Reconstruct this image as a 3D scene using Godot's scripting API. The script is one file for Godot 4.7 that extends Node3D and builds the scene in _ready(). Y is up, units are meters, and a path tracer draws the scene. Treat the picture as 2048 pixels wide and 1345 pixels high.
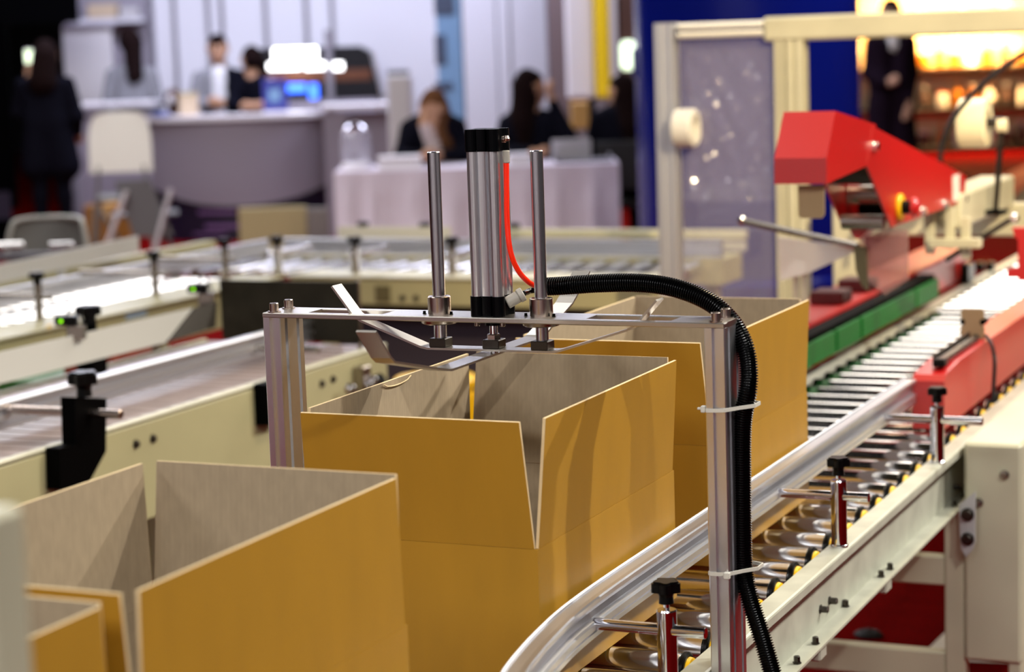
extends Node3D

# ---------------------------------------------------------------- camera
const FPX := 4200.0
const EYE := Vector3(0.0, 1.5, 0.0)
const EUL := Vector3(-0.13639566, 0.42068336, -0.03395637)
var CB := Basis.from_euler(EUL)
var FW := Vector3(-sin(0.42068336), 0.0, -cos(0.42068336))
var RT := Vector3(cos(0.42068336), 0.0, -sin(0.42068336))
var M := {}
var used := {}

func ray(px: float, py: float) -> Vector3:
	return CB * Vector3((px - 1024.0) / FPX, -(py - 672.5) / FPX, -1.0)

# a pixel's direction met with a level, a wall or a distance
func at_x(px: float, py: float, x: float) -> Vector3:
	var d := ray(px, py)
	return EYE + d * ((x - EYE.x) / d.x)

func at_y(px: float, py: float, y: float) -> Vector3:
	var d := ray(px, py)
	return EYE + d * ((y - EYE.y) / d.y)

func at_z(px: float, py: float, z: float) -> Vector3:
	var d := ray(px, py)
	return EYE + d * ((z - EYE.z) / d.z)

# far things: (metres sideways, height) in the upright plane at distance dist
func uv(px: float, py: float, dist: float) -> Vector2:
	var d := ray(px, py)
	var p := EYE + d * (dist / d.dot(FW))
	return Vector2((p - EYE).dot(RT), p.y)

func spot(u: float, dist: float, y := 0.0) -> Vector3:
	return Vector3(EYE.x, y, EYE.z) + FW * dist + RT * u

# ---------------------------------------------------------------- naming
func numbered(called: String) -> String:
	var n: int = used.get(called, 0)
	used[called] = n + 1
	return called if n == 0 else "%s_%03d" % [called, n]

func tag(o: Node3D, label: String, category: String, group := "") -> void:
	o.set_meta("label", label)
	o.set_meta("category", category)
	if group != "":
		o.set_meta("group", group)

func thing(called: String, label: String, category: String, pos := Vector3.ZERO, turn := 0.0, group := "") -> Node3D:
	var o := Node3D.new()
	o.name = numbered(called)
	add_child(o)
	o.position = pos
	o.rotation.y = turn
	tag(o, label, category, group)
	return o

func mesh_node(called: String, mesh: Mesh, mat: Material, parent: Node3D, label := "") -> MeshInstance3D:
	var o := MeshInstance3D.new()
	o.name = called
	o.mesh = mesh
	if mat:
		o.material_override = mat
	parent.add_child(o, true)
	if label != "":
		o.set_meta("label", label)
	return o

func obj(called: String, st: SurfaceTool, mat: Material, parent: Node3D, label := "") -> MeshInstance3D:
	return mesh_node(called, st.commit(), mat, parent, label)

func struct(called: String, st: SurfaceTool, mat: Material) -> MeshInstance3D:
	var o := mesh_node(called, st.commit(), mat, self)
	o.set_meta("kind", "structure")
	return o

# ---------------------------------------------------------------- shapes
func mb() -> SurfaceTool:
	var st := SurfaceTool.new()
	st.begin(Mesh.PRIMITIVE_TRIANGLES)
	return st

func tri(st: SurfaceTool, a: Vector3, b: Vector3, c: Vector3, n: Vector3) -> void:
	if (b - a).cross(c - a).dot(n) > 0.0:
		var k := b
		b = c
		c = k
	st.set_normal(n)
	st.add_vertex(a)
	st.set_normal(n)
	st.add_vertex(b)
	st.set_normal(n)
	st.add_vertex(c)

func tris(st: SurfaceTool, a: Vector3, b: Vector3, c: Vector3, na: Vector3, nb: Vector3, nc: Vector3) -> void:
	if (b - a).cross(c - a).dot(na + nb + nc) > 0.0:
		st.set_normal(na); st.add_vertex(a)
		st.set_normal(nc); st.add_vertex(c)
		st.set_normal(nb); st.add_vertex(b)
	else:
		st.set_normal(na); st.add_vertex(a)
		st.set_normal(nb); st.add_vertex(b)
		st.set_normal(nc); st.add_vertex(c)

func quad(st: SurfaceTool, a: Vector3, b: Vector3, c: Vector3, d: Vector3, n: Vector3) -> void:
	tri(st, a, b, c, n)
	tri(st, a, c, d, n)

# box from lo to hi in the frame xf, with chamfered edges
func bx(st: SurfaceTool, lo: Vector3, hi: Vector3, bev := 0.0, xf := Transform3D.IDENTITY) -> void:
	var c := (lo + hi) * 0.5
	var h := (hi - lo).abs() * 0.5
	var b := minf(bev, minf(h.x, minf(h.y, h.z)) * 0.9)
	for ax in 3:
		var u := (ax + 1) % 3
		var w := (ax + 2) % 3
		for s in [-1.0, 1.0]:
			var pts: Array[Vector3] = []
			for k in [[-1.0, -1.0], [1.0, -1.0], [1.0, 1.0], [-1.0, 1.0]]:
				var p := Vector3.ZERO
				p[ax] = s * h[ax]
				p[u] = k[0] * (h[u] - b)
				p[w] = k[1] * (h[w] - b)
				pts.append(xf * (c + p))
			var n := Vector3.ZERO
			n[ax] = s
			quad(st, pts[0], pts[1], pts[2], pts[3], (xf.basis * n).normalized())
	if b <= 0.0:
		return
	for ax in 3:
		var u := (ax + 1) % 3
		var w := (ax + 2) % 3
		for su in [-1.0, 1.0]:
			for sw in [-1.0, 1.0]:
				var pts: Array[Vector3] = []
				for k in [[-1.0, 0], [1.0, 0], [1.0, 1], [-1.0, 1]]:
					var p := Vector3.ZERO
					p[ax] = k[0] * (h[ax] - b)
					p[u] = su * (h[u] - (b if k[1] == 1 else 0.0))
					p[w] = sw * (h[w] - (0.0 if k[1] == 1 else b))
					pts.append(xf * (c + p))
				var n := Vector3.ZERO
				n[u] = su
				n[w] = sw
				quad(st, pts[0], pts[1], pts[2], pts[3], (xf.basis * n).normalized())
	for sx in [-1.0, 1.0]:
		for sy in [-1.0, 1.0]:
			for sz in [-1.0, 1.0]:
				var s := Vector3(sx, sy, sz)
				tri(st, xf * (c + s * (h - Vector3(0, b, b))), xf * (c + s * (h - Vector3(b, 0, b))), xf * (c + s * (h - Vector3(b, b, 0))), (xf.basis * s).normalized())

func frame_of(a: Vector3, b: Vector3) -> Transform3D:
	var y := (b - a).normalized()
	var t := Vector3.RIGHT if absf(y.x) < 0.9 else Vector3.BACK
	var x := (t - y * t.dot(y)).normalized()
	return Transform3D(Basis(x, y, x.cross(y)), a)

# turned shape: profile of (radius, height along a->b axis)
func lathe(st: SurfaceTool, xf: Transform3D, prof: Array, n := 20, flat := false) -> void:
	for k in prof.size() - 1:
		var p: Vector2 = prof[k]
		var q: Vector2 = prof[k + 1]
		var e := q - p
		if e.length() < 1e-7:
			continue
		var nr := Vector2(e.y, -e.x).normalized()
		for i in n:
			var a0 := TAU * i / n
			var a1 := TAU * (i + 1) / n
			var d0 := Vector3(cos(a0), 0, sin(a0))
			var d1 := Vector3(cos(a1), 0, sin(a1))
			var dm := ((d0 + d1) * 0.5).normalized()
			var n0 := xf.basis * ((dm if flat else d0) * nr.x + Vector3.UP * nr.y)
			var n1 := xf.basis * ((dm if flat else d1) * nr.x + Vector3.UP * nr.y)
			var A := xf * (d0 * p.x + Vector3.UP * p.y)
			var B := xf * (d1 * p.x + Vector3.UP * p.y)
			var C := xf * (d1 * q.x + Vector3.UP * q.y)
			var D := xf * (d0 * q.x + Vector3.UP * q.y)
			if p.x > 1e-6:
				tris(st, A, B, C, n0, n1, n1)
			if q.x > 1e-6:
				tris(st, A, C, D, n0, n1, n0)

func cyl(st: SurfaceTool, a: Vector3, b: Vector3, r: float, n := 16, rb := -1.0, bev := 0.0) -> void:
	var l := (b - a).length()
	var r2 := r if rb < 0.0 else rb
	var prof: Array = [Vector2(0, 0), Vector2(r - bev, 0), Vector2(r, bev), Vector2(r2, l - bev), Vector2(r2 - bev, l), Vector2(0, l)]
	lathe(st, frame_of(a, b), prof, n)

# hexagon bolt or socket screw head along dir
func bolt(st: SurfaceTool, p: Vector3, dir: Vector3, r: float, h: float, n := 6) -> void:
	lathe(st, frame_of(p, p + dir), [Vector2(r * 1.35, 0), Vector2(r * 1.35, h * 0.15), Vector2(r, h * 0.15), Vector2(r, h * 0.9), Vector2(r * 0.85, h), Vector2(0, h)], n, n == 6)

func prism(st: SurfaceTool, xf: Transform3D, poly: PackedVector2Array, depth: float) -> void:
	var idx := Geometry2D.triangulate_polygon(poly)
	var back := (xf.basis * Vector3(0, 0, -1)).normalized()
	for k in range(0, idx.size(), 3):
		var a := poly[idx[k]]
		var b := poly[idx[k + 1]]
		var c := poly[idx[k + 2]]
		tri(st, xf * Vector3(a.x, a.y, 0), xf * Vector3(b.x, b.y, 0), xf * Vector3(c.x, c.y, 0), back)
		tri(st, xf * Vector3(a.x, a.y, depth), xf * Vector3(b.x, b.y, depth), xf * Vector3(c.x, c.y, depth), -back)
	var area := 0.0
	for k in poly.size():
		var a := poly[k]
		var b := poly[(k + 1) % poly.size()]
		area += a.x * b.y - b.x * a.y
	var sgn := 1.0 if area > 0.0 else -1.0
	for k in poly.size():
		var a := poly[k]
		var b := poly[(k + 1) % poly.size()]
		var e := (b - a).normalized() * sgn
		quad(st, xf * Vector3(a.x, a.y, 0), xf * Vector3(b.x, b.y, 0), xf * Vector3(b.x, b.y, depth), xf * Vector3(a.x, a.y, depth), (xf.basis * Vector3(e.y, -e.x, 0)).normalized())

# polygon carried along a path; x of the polygon is to the path's side, y is up
func sweep(st: SurfaceTool, pts: Array, poly: PackedVector2Array, up := Vector3.UP) -> void:
	var rings: Array = []
	var sides: Array = []
	for i in pts.size():
		var p: Vector3 = pts[i]
		var a: Vector3 = pts[maxi(i - 1, 0)]
		var b: Vector3 = pts[mini(i + 1, pts.size() - 1)]
		var t := (b - a).normalized()
		var s := t.cross(up).normalized()
		var u := s.cross(t)
		var ring: Array[Vector3] = []
		for q in poly:
			ring.append(p + s * q.x + u * q.y)
		rings.append(ring)
		sides.append([s, u, t])
	var area := 0.0
	for k in poly.size():
		area += poly[k].x * poly[(k + 1) % poly.size()].y - poly[(k + 1) % poly.size()].x * poly[k].y
	var sgn := 1.0 if area > 0.0 else -1.0
	for i in pts.size() - 1:
		for k in poly.size():
			var k2 := (k + 1) % poly.size()
			var e := (poly[k2] - poly[k]).normalized() * sgn
			var n0: Vector3 = sides[i][0] * e.y - sides[i][1] * e.x
			var n1: Vector3 = sides[i + 1][0] * e.y - sides[i + 1][1] * e.x
			tris(st, rings[i][k], rings[i][k2], rings[i + 1][k2], n0, n0, n1)
			tris(st, rings[i][k], rings[i + 1][k2], rings[i + 1][k], n0, n1, n1)
	var idx := Geometry2D.triangulate_polygon(poly)
	for e in [0, pts.size() - 1]:
		var n: Vector3 = sides[e][2] * (-1.0 if e == 0 else 1.0)
		for k in range(0, idx.size(), 3):
			tri(st, rings[e][idx[k]], rings[e][idx[k + 1]], rings[e][idx[k + 2]], n)

func smooth_path(ctrl: Array, per := 8) -> Array:
	var out: Array = []
	for i in ctrl.size() - 1:
		var a: Vector3 = ctrl[maxi(i - 1, 0)]
		var b: Vector3 = ctrl[i]
		var c: Vector3 = ctrl[i + 1]
		var d: Vector3 = ctrl[mini(i + 2, ctrl.size() - 1)]
		for k in per:
			out.append(b.cubic_interpolate(c, a, d, float(k) / per))
	out.append(ctrl[ctrl.size() - 1])
	return out

# round tube along a path; radii may vary (corrugated hose)
func tube(st: SurfaceTool, pts: Array, r: float, n := 12, radii := PackedFloat32Array()) -> void:
	var nrm := Vector3.ZERO
	var rings: Array = []
	var norms: Array = []
	for i in pts.size():
		var t: Vector3 = (pts[mini(i + 1, pts.size() - 1)] - pts[maxi(i - 1, 0)]).normalized()
		if nrm == Vector3.ZERO:
			nrm = frame_of(Vector3.ZERO, t).basis.x
		nrm = (nrm - t * nrm.dot(t)).normalized()
		var bi := t.cross(nrm)
		var rr := r if radii.is_empty() else radii[i]
		var ring: Array[Vector3] = []
		var nn: Array[Vector3] = []
		for k in n:
			var a := TAU * k / n
			var d := nrm * cos(a) + bi * sin(a)
			ring.append(pts[i] + d * rr)
			nn.append(d)
		rings.append(ring)
		norms.append(nn)
	for i in pts.size() - 1:
		var slope := Vector3.ZERO
		if not radii.is_empty():
			slope = (pts[i + 1] - pts[i]).normalized() * (radii[i] - radii[i + 1]) / maxf((pts[i + 1] - pts[i]).length(), 1e-6)
		for k in n:
			var k2 := (k + 1) % n
			var na: Vector3 = (norms[i][k] + slope).normalized()
			var nb: Vector3 = (norms[i][k2] + slope).normalized()
			tris(st, rings[i][k], rings[i][k2], rings[i + 1][k2], na, nb, nb)
			tris(st, rings[i][k], rings[i + 1][k2], rings[i + 1][k], na, nb, na)
	for e in [0, pts.size() - 1]:
		var t: Vector3 = (pts[0] - pts[1]).normalized() if e == 0 else (pts[e] - pts[e - 1]).normalized()
		for k in n:
			tri(st, pts[e], rings[e][k], rings[e][(k + 1) % n], t)

# flat strip of sheet metal bent along a path (the path runs along its middle, width across `side`)
func strip(st: SurfaceTool, pts: Array, side: Vector3, width: float, thick: float) -> void:
	var ups: Array = []
	for i in pts.size():
		var t := Vector3.ZERO
		if i > 0:
			t += (pts[i] - pts[i - 1]).normalized()
		if i < pts.size() - 1:
			t += (pts[i + 1] - pts[i]).normalized()
		ups.append(side.cross(t.normalized()).normalized())
	for i in pts.size() - 1:
		var up := side.cross((pts[i + 1] - pts[i]).normalized()).normalized()
		var a: Vector3 = pts[i]
		var b: Vector3 = pts[i + 1]
		var w := side * width * 0.5
		var ua: Vector3 = ups[i] * thick
		var ub: Vector3 = ups[i + 1] * thick
		quad(st, a - w, a + w, b + w, b - w, -up)
		quad(st, a - w + ua, a + w + ua, b + w + ub, b - w + ub, up)
		quad(st, a - w, a - w + ua, b - w + ub, b - w, -side)
		quad(st, a + w, a + w + ua, b + w + ub, b + w, side)
	for e in [0, pts.size() - 1]:
		var t: Vector3 = (pts[0] - pts[1]).normalized() if e == 0 else (pts[e] - pts[e - 1]).normalized()
		var w := side * width * 0.5
		quad(st, pts[e] - w, pts[e] + w, pts[e] + w + ups[e] * thick, pts[e] - w + ups[e] * thick, t)

func slotted(w: float, d: float, slots_w: int, slots_d: int, sw := 0.007, sd := 0.006, ch := 0.0015) -> PackedVector2Array:
	# outline of an aluminium profile w by d, centred, with open slots in each face
	var p := PackedVector2Array()
	var sides := [[Vector2(-w / 2, -d / 2), Vector2(1, 0), w, slots_w], [Vector2(w / 2, -d / 2), Vector2(0, 1), d, slots_d], [Vector2(w / 2, d / 2), Vector2(-1, 0), w, slots_w], [Vector2(-w / 2, d / 2), Vector2(0, -1), d, slots_d]]
	for s in sides:
		var o: Vector2 = s[0]
		var t: Vector2 = s[1]
		var inn := Vector2(-t.y, t.x)
		var l: float = s[2]
		p.append(o + t * ch)
		for k in int(s[3]):
			var c := l * (k + 0.5) / int(s[3])
			p.append(o + t * (c - sw / 2))
			p.append(o + t * (c - sw / 2) + inn * sd)
			p.append(o + t * (c + sw / 2) + inn * sd)
			p.append(o + t * (c + sw / 2))
		p.append(o + t * (l - ch))
	return p

# ---------------------------------------------------------------- materials
func mat(called: String, c: Color, rough := 0.5, metal := 0.0, spec := 0.5) -> StandardMaterial3D:
	var m := StandardMaterial3D.new()
	m.resource_name = called
	m.albedo_color = c
	m.roughness = rough
	m.metallic = metal
	m.metallic_specular = spec
	M[called] = m
	return m

func noise_img(size: int, freq: float, oct: int, rnd: int, lo: float, hi: float, stretch := Vector2.ONE) -> ImageTexture:
	var nz := FastNoiseLite.new()
	nz.seed = rnd
	nz.frequency = freq
	nz.fractal_octaves = oct
	nz.noise_type = FastNoiseLite.TYPE_SIMPLEX_SMOOTH
	var im := Image.create(size, size, false, Image.FORMAT_RGB8)
	for y in size:
		for x in size:
			# blended with itself shifted, so that it repeats without a seam
			var fx := float(x) / size
			var fy := float(y) / size
			var a := nz.get_noise_2d(x * stretch.x, y * stretch.y)
			var b := nz.get_noise_2d((x - size) * stretch.x, y * stretch.y)
			var c := nz.get_noise_2d(x * stretch.x, (y - size) * stretch.y)
			var d := nz.get_noise_2d((x - size) * stretch.x, (y - size) * stretch.y)
			var v := lerpf(lerpf(a, b, fx), lerpf(c, d, fx), fy)
			v = clampf(lerpf(lo, hi, v * 0.75 + 0.5), 0.0, 1.0)
			im.set_pixel(x, y, Color(v, v, v))
	return ImageTexture.create_from_image(im)

func tri_map(m: StandardMaterial3D, tex: Texture2D, scale: float) -> void:
	m.albedo_texture = tex
	m.uv1_triplanar = true
	m.uv1_world_triplanar = true
	m.uv1_scale = Vector3.ONE * scale

func glow(called: String, c: Color, e: float) -> StandardMaterial3D:
	var m := mat(called, c, 0.6)
	m.emission_enabled = true
	m.emission = c
	m.emission_energy_multiplier = e
	return m

func glassy(called: String, c: Color, alpha: float, rough := 0.05) -> StandardMaterial3D:
	var m := mat(called, Color(c.r, c.g, c.b, alpha), rough)
	m.transparency = BaseMaterial3D.TRANSPARENCY_ALPHA
	m.cull_mode = BaseMaterial3D.CULL_DISABLED
	return m

# ---------------------------------------------------------------- scene
func _ready() -> void:
	var cam := Camera3D.new()
	cam.name = "camera"
	add_child(cam)
	cam.position = EYE
	cam.rotation = EUL
	cam.near = 0.05
	cam.far = 80.0
	var lens := CameraAttributesPhysical.new()
	lens.frustum_focal_length = 74.944
	lens.exposure_aperture = 4.0
	lens.frustum_focus_distance = 2.93
	lens.exposure_multiplier = 1.0
	cam.attributes = lens
	cam.fov = rad_to_deg(2.0 * atan(672.5 / FPX))
	cam.current = true

	var env := Environment.new()
	env.background_mode = Environment.BG_COLOR
	env.background_color = Color(0.012, 0.012, 0.016)
	env.tonemap_mode = Environment.TONE_MAPPER_LINEAR
	env.tonemap_exposure = 1.22
	env.sdfgi_enabled = true
	env.ssao_enabled = true
	env.ssil_enabled = true
	var we := WorldEnvironment.new()
	we.name = "environment"
	we.environment = env
	add_child(we)

	make_materials()
	hall_lights()
	hall()
	main_conveyor()
	cartons()
	flap_press()
	guide_rail()
	belt_conveyor()
	roller_loop()
	case_sealer()
	enclosure()
	far_booths()
	far_people()
	print("built")

func make_materials() -> void:
	var brushed := noise_img(256, 0.03, 3, 11, 0.82, 1.0, Vector2(6.0, 0.35))
	var speck := noise_img(256, 0.05, 4, 5, 0.90, 1.0)
	var blotch := noise_img(256, 0.012, 3, 23, 0.88, 1.0)
	var alu := mat("aluminium", Color(0.90, 0.905, 0.92), 0.34, 1.0)
	alu.roughness_texture = brushed
	alu.uv1_triplanar = true
	alu.uv1_scale = Vector3.ONE * 8.0
	var bar := mat("aluminium_matt", Color(0.84, 0.845, 0.86), 0.5, 0.85)
	bar.roughness_texture = brushed
	bar.uv1_triplanar = true
	bar.uv1_scale = Vector3.ONE * 6.0
	mat("rail_aluminium", Color(0.80, 0.805, 0.83), 0.36, 1.0)
	mat("rod_steel", Color(0.82, 0.82, 0.84), 0.22, 1.0)
	mat("chrome", Color(0.88, 0.88, 0.90), 0.10, 1.0)
	mat("roller_steel", Color(0.86, 0.855, 0.85), 0.13, 1.0)
	mat("steel", Color(0.62, 0.59, 0.56), 0.26, 1.0)
	var plate := mat("plate_steel", Color(0.78, 0.76, 0.73), 0.33, 1.0)
	plate.roughness_texture = brushed
	plate.uv1_triplanar = true
	plate.uv1_scale = Vector3.ONE * 5.0
	mat("nickel", Color(0.78, 0.72, 0.68), 0.22, 1.0)
	mat("dark_steel", Color(0.30, 0.28, 0.26), 0.35, 1.0)
	var stain := mat("stop_plate_steel", Color(0.24, 0.225, 0.185), 0.45, 0.8)
	tri_map(stain, noise_img(256, 0.02, 4, 77, 0.72, 1.0), 1.6)
	var cream := mat("cream_paint", Color(0.80, 0.785, 0.68), 0.42)
	tri_map(cream, blotch, 1.1)
	var rail := mat("rail_paint", Color(0.76, 0.76, 0.69), 0.36)
	tri_map(rail, noise_img(256, 0.02, 4, 31, 0.86, 1.0), 2.3)
	var panel := mat("panel_paint", Color(0.69, 0.665, 0.51), 0.40)
	tri_map(panel, blotch, 0.9)
	mat("white_plate", Color(0.74, 0.735, 0.71), 0.48)
	mat("black_plastic", Color(0.012, 0.012, 0.014), 0.32, 0.0, 0.3)
	mat("black_matt", Color(0.007, 0.007, 0.007), 0.6, 0.0, 0.12)
	mat("black_anodised", Color(0.007, 0.009, 0.016), 0.34, 0.0, 0.22)
	mat("conduit_black", Color(0.006, 0.006, 0.008), 0.20, 0.0, 0.35)
	mat("yellow_plastic", Color(0.93, 0.73, 0.03), 0.40)
	mat("tie_white", Color(0.80, 0.79, 0.74), 0.45)
	mat("fitting_grey", Color(0.62, 0.60, 0.56), 0.45)
	var hose := mat("hose_orange", Color(1.0, 0.16, 0.01), 0.30)
	hose.backlight_enabled = true
	hose.backlight = Color(0.5, 0.07, 0.0)
	# corrugated board: smooth kraft outside, grey-brown inside with the flutes showing through, pale cut edge
	var kraft := mat("kraft_outside", Color(0.675, 0.495, 0.115), 0.52, 0.0, 0.5)
	tri_map(kraft, noise_img(512, 0.012, 5, 3, 0.93, 1.0, Vector2(1.6, 0.5)), 1.4)
	var inner := mat("kraft_inside", Color(0.66, 0.585, 0.475), 0.85)
	var im := Image.create(512, 512, false, Image.FORMAT_RGB8)
	var nz := FastNoiseLite.new()
	nz.seed = 8
	nz.frequency = 0.05
	for y in 512:
		for x in 512:
			var g := 0.93 + 0.05 * nz.get_noise_2d(x * 0.6, y * 0.25) + 0.009 * sin(TAU * x / 16.0)
			im.set_pixel(x, y, Color(g, g, g))
	tri_map(inner, ImageTexture.create_from_image(im), 4.5)
	var edge := mat("kraft_edge", Color(0.90, 0.80, 0.62), 0.85)
	tri_map(edge, speck, 60.0)
	# carpet and belts
	var red := mat("red_carpet", Color(0.46, 0.022, 0.02), 1.0, 0.0, 0.08)
	tri_map(red, noise_img(512, 0.09, 4, 41, 0.62, 1.0), 1.3)
	var belt := mat("belt_top", Color(0.62, 0.55, 0.53), 0.42)
	tri_map(belt, noise_img(256, 0.03, 3, 15, 0.8, 1.0), 1.2)
	mat("belt_seam", Color(0.42, 0.36, 0.35), 0.55)
	mat("hall_grey", Color(0.11, 0.11, 0.125), 0.9)
	mat("hall_pale", Color(0.74, 0.73, 0.74), 0.85)
	mat("hall_mid", Color(0.42, 0.42, 0.44), 0.85)
	mat("hall_dark", Color(0.035, 0.035, 0.045), 0.9)
	mat("red_paint", Color(0.70, 0.022, 0.02), 0.36, 0.0, 0.85)
	mat("dark_red", Color(0.30, 0.012, 0.015), 0.4)
	mat("green_belt", Color(0.02, 0.38, 0.11), 0.5, 0.0, 0.3)
	mat("lamp_case", Color(0.7, 0.7, 0.7), 0.5)
	var led := glow("sensor_led", Color(0.55, 0.95, 0.05), 1.5)
	led.roughness = 0.4
	mat("label_lilac", Color(0.72, 0.56, 0.66), 0.5)
	mat("print_olive", Color(0.36, 0.30, 0.12), 0.6)
	mat("print_green", Color(0.16, 0.36, 0.14), 0.5)
	mat("print_red", Color(0.50, 0.16, 0.05), 0.5)
	mat("sticker_blue", Color(0.62, 0.72, 0.82), 0.4)
	mat("plate_olive", Color(0.36, 0.33, 0.22), 0.5)
	mat("purple_grey", Color(0.20, 0.17, 0.22), 0.8)
	mat("beige_plate", Color(0.62, 0.52, 0.38), 0.45)
	mat("green_dark", Color(0.05, 0.13, 0.07), 0.4)
	mat("label_white", Color(0.86, 0.85, 0.82), 0.5)
	mat("tape_cream", Color(0.92, 0.88, 0.74), 0.4)
	mat("cable_brown", Color(0.10, 0.075, 0.06), 0.4)
	mat("navy", Color(0.012, 0.014, 0.06), 0.7)
	mat("white_gloss", Color(0.90, 0.895, 0.86), 0.3)
	glassy("pink_acrylic", Color(0.80, 0.62, 0.58), 0.38, 0.06)
	glassy("clear_pane", Color(0.72, 0.70, 0.78), 0.14, 0.03)
	glassy("clear_film", Color(0.52, 0.52, 0.70), 0.26, 0.10)
	glow("lamp_face", Color(1.0, 0.985, 0.96), 3.0)
	glow("lamp_cool", Color(0.86, 0.88, 1.0), 3.0)
	glow("lamp_warm", Color(1.0, 0.80, 0.48), 3.0)

# ---------------------------------------------------------------- lamps
func panel_light(p: Vector3, w: float, l: float, face: String, c: Color, e: float, label: String, group: String) -> void:
	var t := thing("ceiling_light", label, "light", p, 0.0, group)
	var st := mb()
	bx(st, Vector3(-w / 2 - 0.03, 0, -l / 2 - 0.03), Vector3(w / 2 + 0.03, 0.09, l / 2 + 0.03), 0.008)
	obj("housing", st, M.lamp_case, t)
	st = mb()
	bx(st, Vector3(-w / 2, -0.012, -l / 2), Vector3(w / 2, -0.002, l / 2), 0.003)
	obj("diffuser", st, M[face], t, "glowing lamp diffuser")
	for s in [-1, 1]:
		st = mb()
		cyl(st, Vector3(s * w * 0.4, 0.09, 0), Vector3(s * w * 0.4, 5.9 - p.y, 0), 0.004, 6)
		obj("wire", st, M.dark_steel, t)
	var a := AreaLight3D.new()
	a.name = "lamp"
	t.add_child(a)
	a.position = Vector3(0, -0.03, 0)
	a.rotation.x = -PI / 2
	a.area_size = Vector2(w, l)
	a.light_color = c
	a.light_energy = e
	a.area_range = 60.0
	a.area_attenuation = 2.0
	a.shadow_enabled = true

func spot_light(p: Vector3, aim: Vector3, c: Color, e: float, ang: float, label: String, group: String) -> void:
	var t := thing("spotlight", label, "light", p, 0.0, group)
	var d := (aim - p).normalized()
	var f := frame_of(Vector3.ZERO, d)
	var st := mb()
	lathe(st, f, [Vector2(0, -0.16), Vector2(0.05, -0.16), Vector2(0.075, -0.05), Vector2(0.085, 0.06), Vector2(0.078, 0.06), Vector2(0.07, 0.0)], 18)
	obj("lamp_head", st, M.black_plastic, t)
	st = mb()
	lathe(st, f, [Vector2(0, 0.012), Vector2(0.07, 0.010), Vector2(0.07, 0.0), Vector2(0, 0.0)], 18)
	obj("lens", st, M.lamp_face, t, "glowing lens")
	st = mb()
	cyl(st, -d * 0.16, Vector3(0, 5.9 - p.y, 0), 0.012, 8)
	obj("stem", st, M.black_plastic, t)
	var s := SpotLight3D.new()
	s.name = "lamp"
	t.add_child(s)
	s.transform = Transform3D(Basis.looking_at(d, Vector3.UP if absf(d.y) < 0.98 else Vector3.RIGHT), d * 0.03)
	s.light_color = c
	s.light_energy = e
	s.spot_angle = ang
	s.spot_range = 60.0
	s.spot_attenuation = 2.0
	s.light_size = 0.06
	s.shadow_enabled = true

func hall_lights() -> void:
	var white := Color(0.985, 0.99, 1.0)
	for x in [-6.4, -3.4]:
		for z in [-3.0, -6.0]:
			panel_light(Vector3(x, 4.6, z), 1.1, 1.5, "lamp_face", white, 1.0, "white panel lamp hung above the conveyors", "panel lamps above the conveyors")
	panel_light(Vector3(-1.4, 4.0, -10.2), 2.4, 6.4, "lamp_face", Color(1.0, 0.965, 0.90), 12.0, "very large warm white light ceiling over the sealing machine", "")
	panel_light(Vector3(-8.4, 4.4, -9.6), 3.0, 6.0, "lamp_face", Color(0.985, 0.99, 1.0), 13.0, "very large neutral white light ceiling over the roller loop", "")
	for u in [-3.6, -1.2, 1.2]:
		var p := spot(u, 17.3, 4.3)
		panel_light(p, 1.6, 1.6, "lamp_cool", Color(0.90, 0.91, 1.0), 12.0, "cool white panel lamp above the far booth", "panel lamps above the far booth")
	for x in [-4.5, -1.5, 1.5]:  # added fill lamps behind the camera for the metals and box fronts
		panel_light(Vector3(x, 4.4, 1.8), 1.2, 1.8, "lamp_face", white, 8.0, "added white fill panel lamp before the pale end wall", "added fill lamps before the end wall")
	panel_light(Vector3(-0.7, 3.3, -4.3), 0.4, 1.2, "lamp_warm", Color(1.0, 0.92, 0.76), 3.2, "added slim warm lamp brightening the front of the sealing machine", "")  # added lamp, brightens the top of the red arm
	spot_light(Vector3(1.7, 4.0, -6.2), Vector3(-1.6, 0.7, -3.6), Color(1.0, 0.985, 0.95), 14.0, 36.0, "black spotlight aimed at the box line", "spotlights over the box line")
	spot_light(Vector3(1.9, 4.0, -4.2), Vector3(-1.6, 0.7, -3.2), Color(1.0, 0.985, 0.95), 10.5, 34.0, "black spotlight aimed at the box line", "spotlights over the box line")
	spot_light(Vector3(1.6, 3.7, -0.6), Vector3(-1.3, 0.7, -3.0), Color(1.0, 0.985, 0.96), 5.5, 34.0, "black spotlight aimed at the box line", "spotlights over the box line")
	spot_light(Vector3(1.7, 3.7, -2.2), Vector3(-1.45, 1.36, -6.2), Color(1.0, 0.90, 0.72), 38.0, 14.0, "added black spotlight brightening the sealing machine", "")  # added spot that lifts the sealer area, no known fitting

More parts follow.
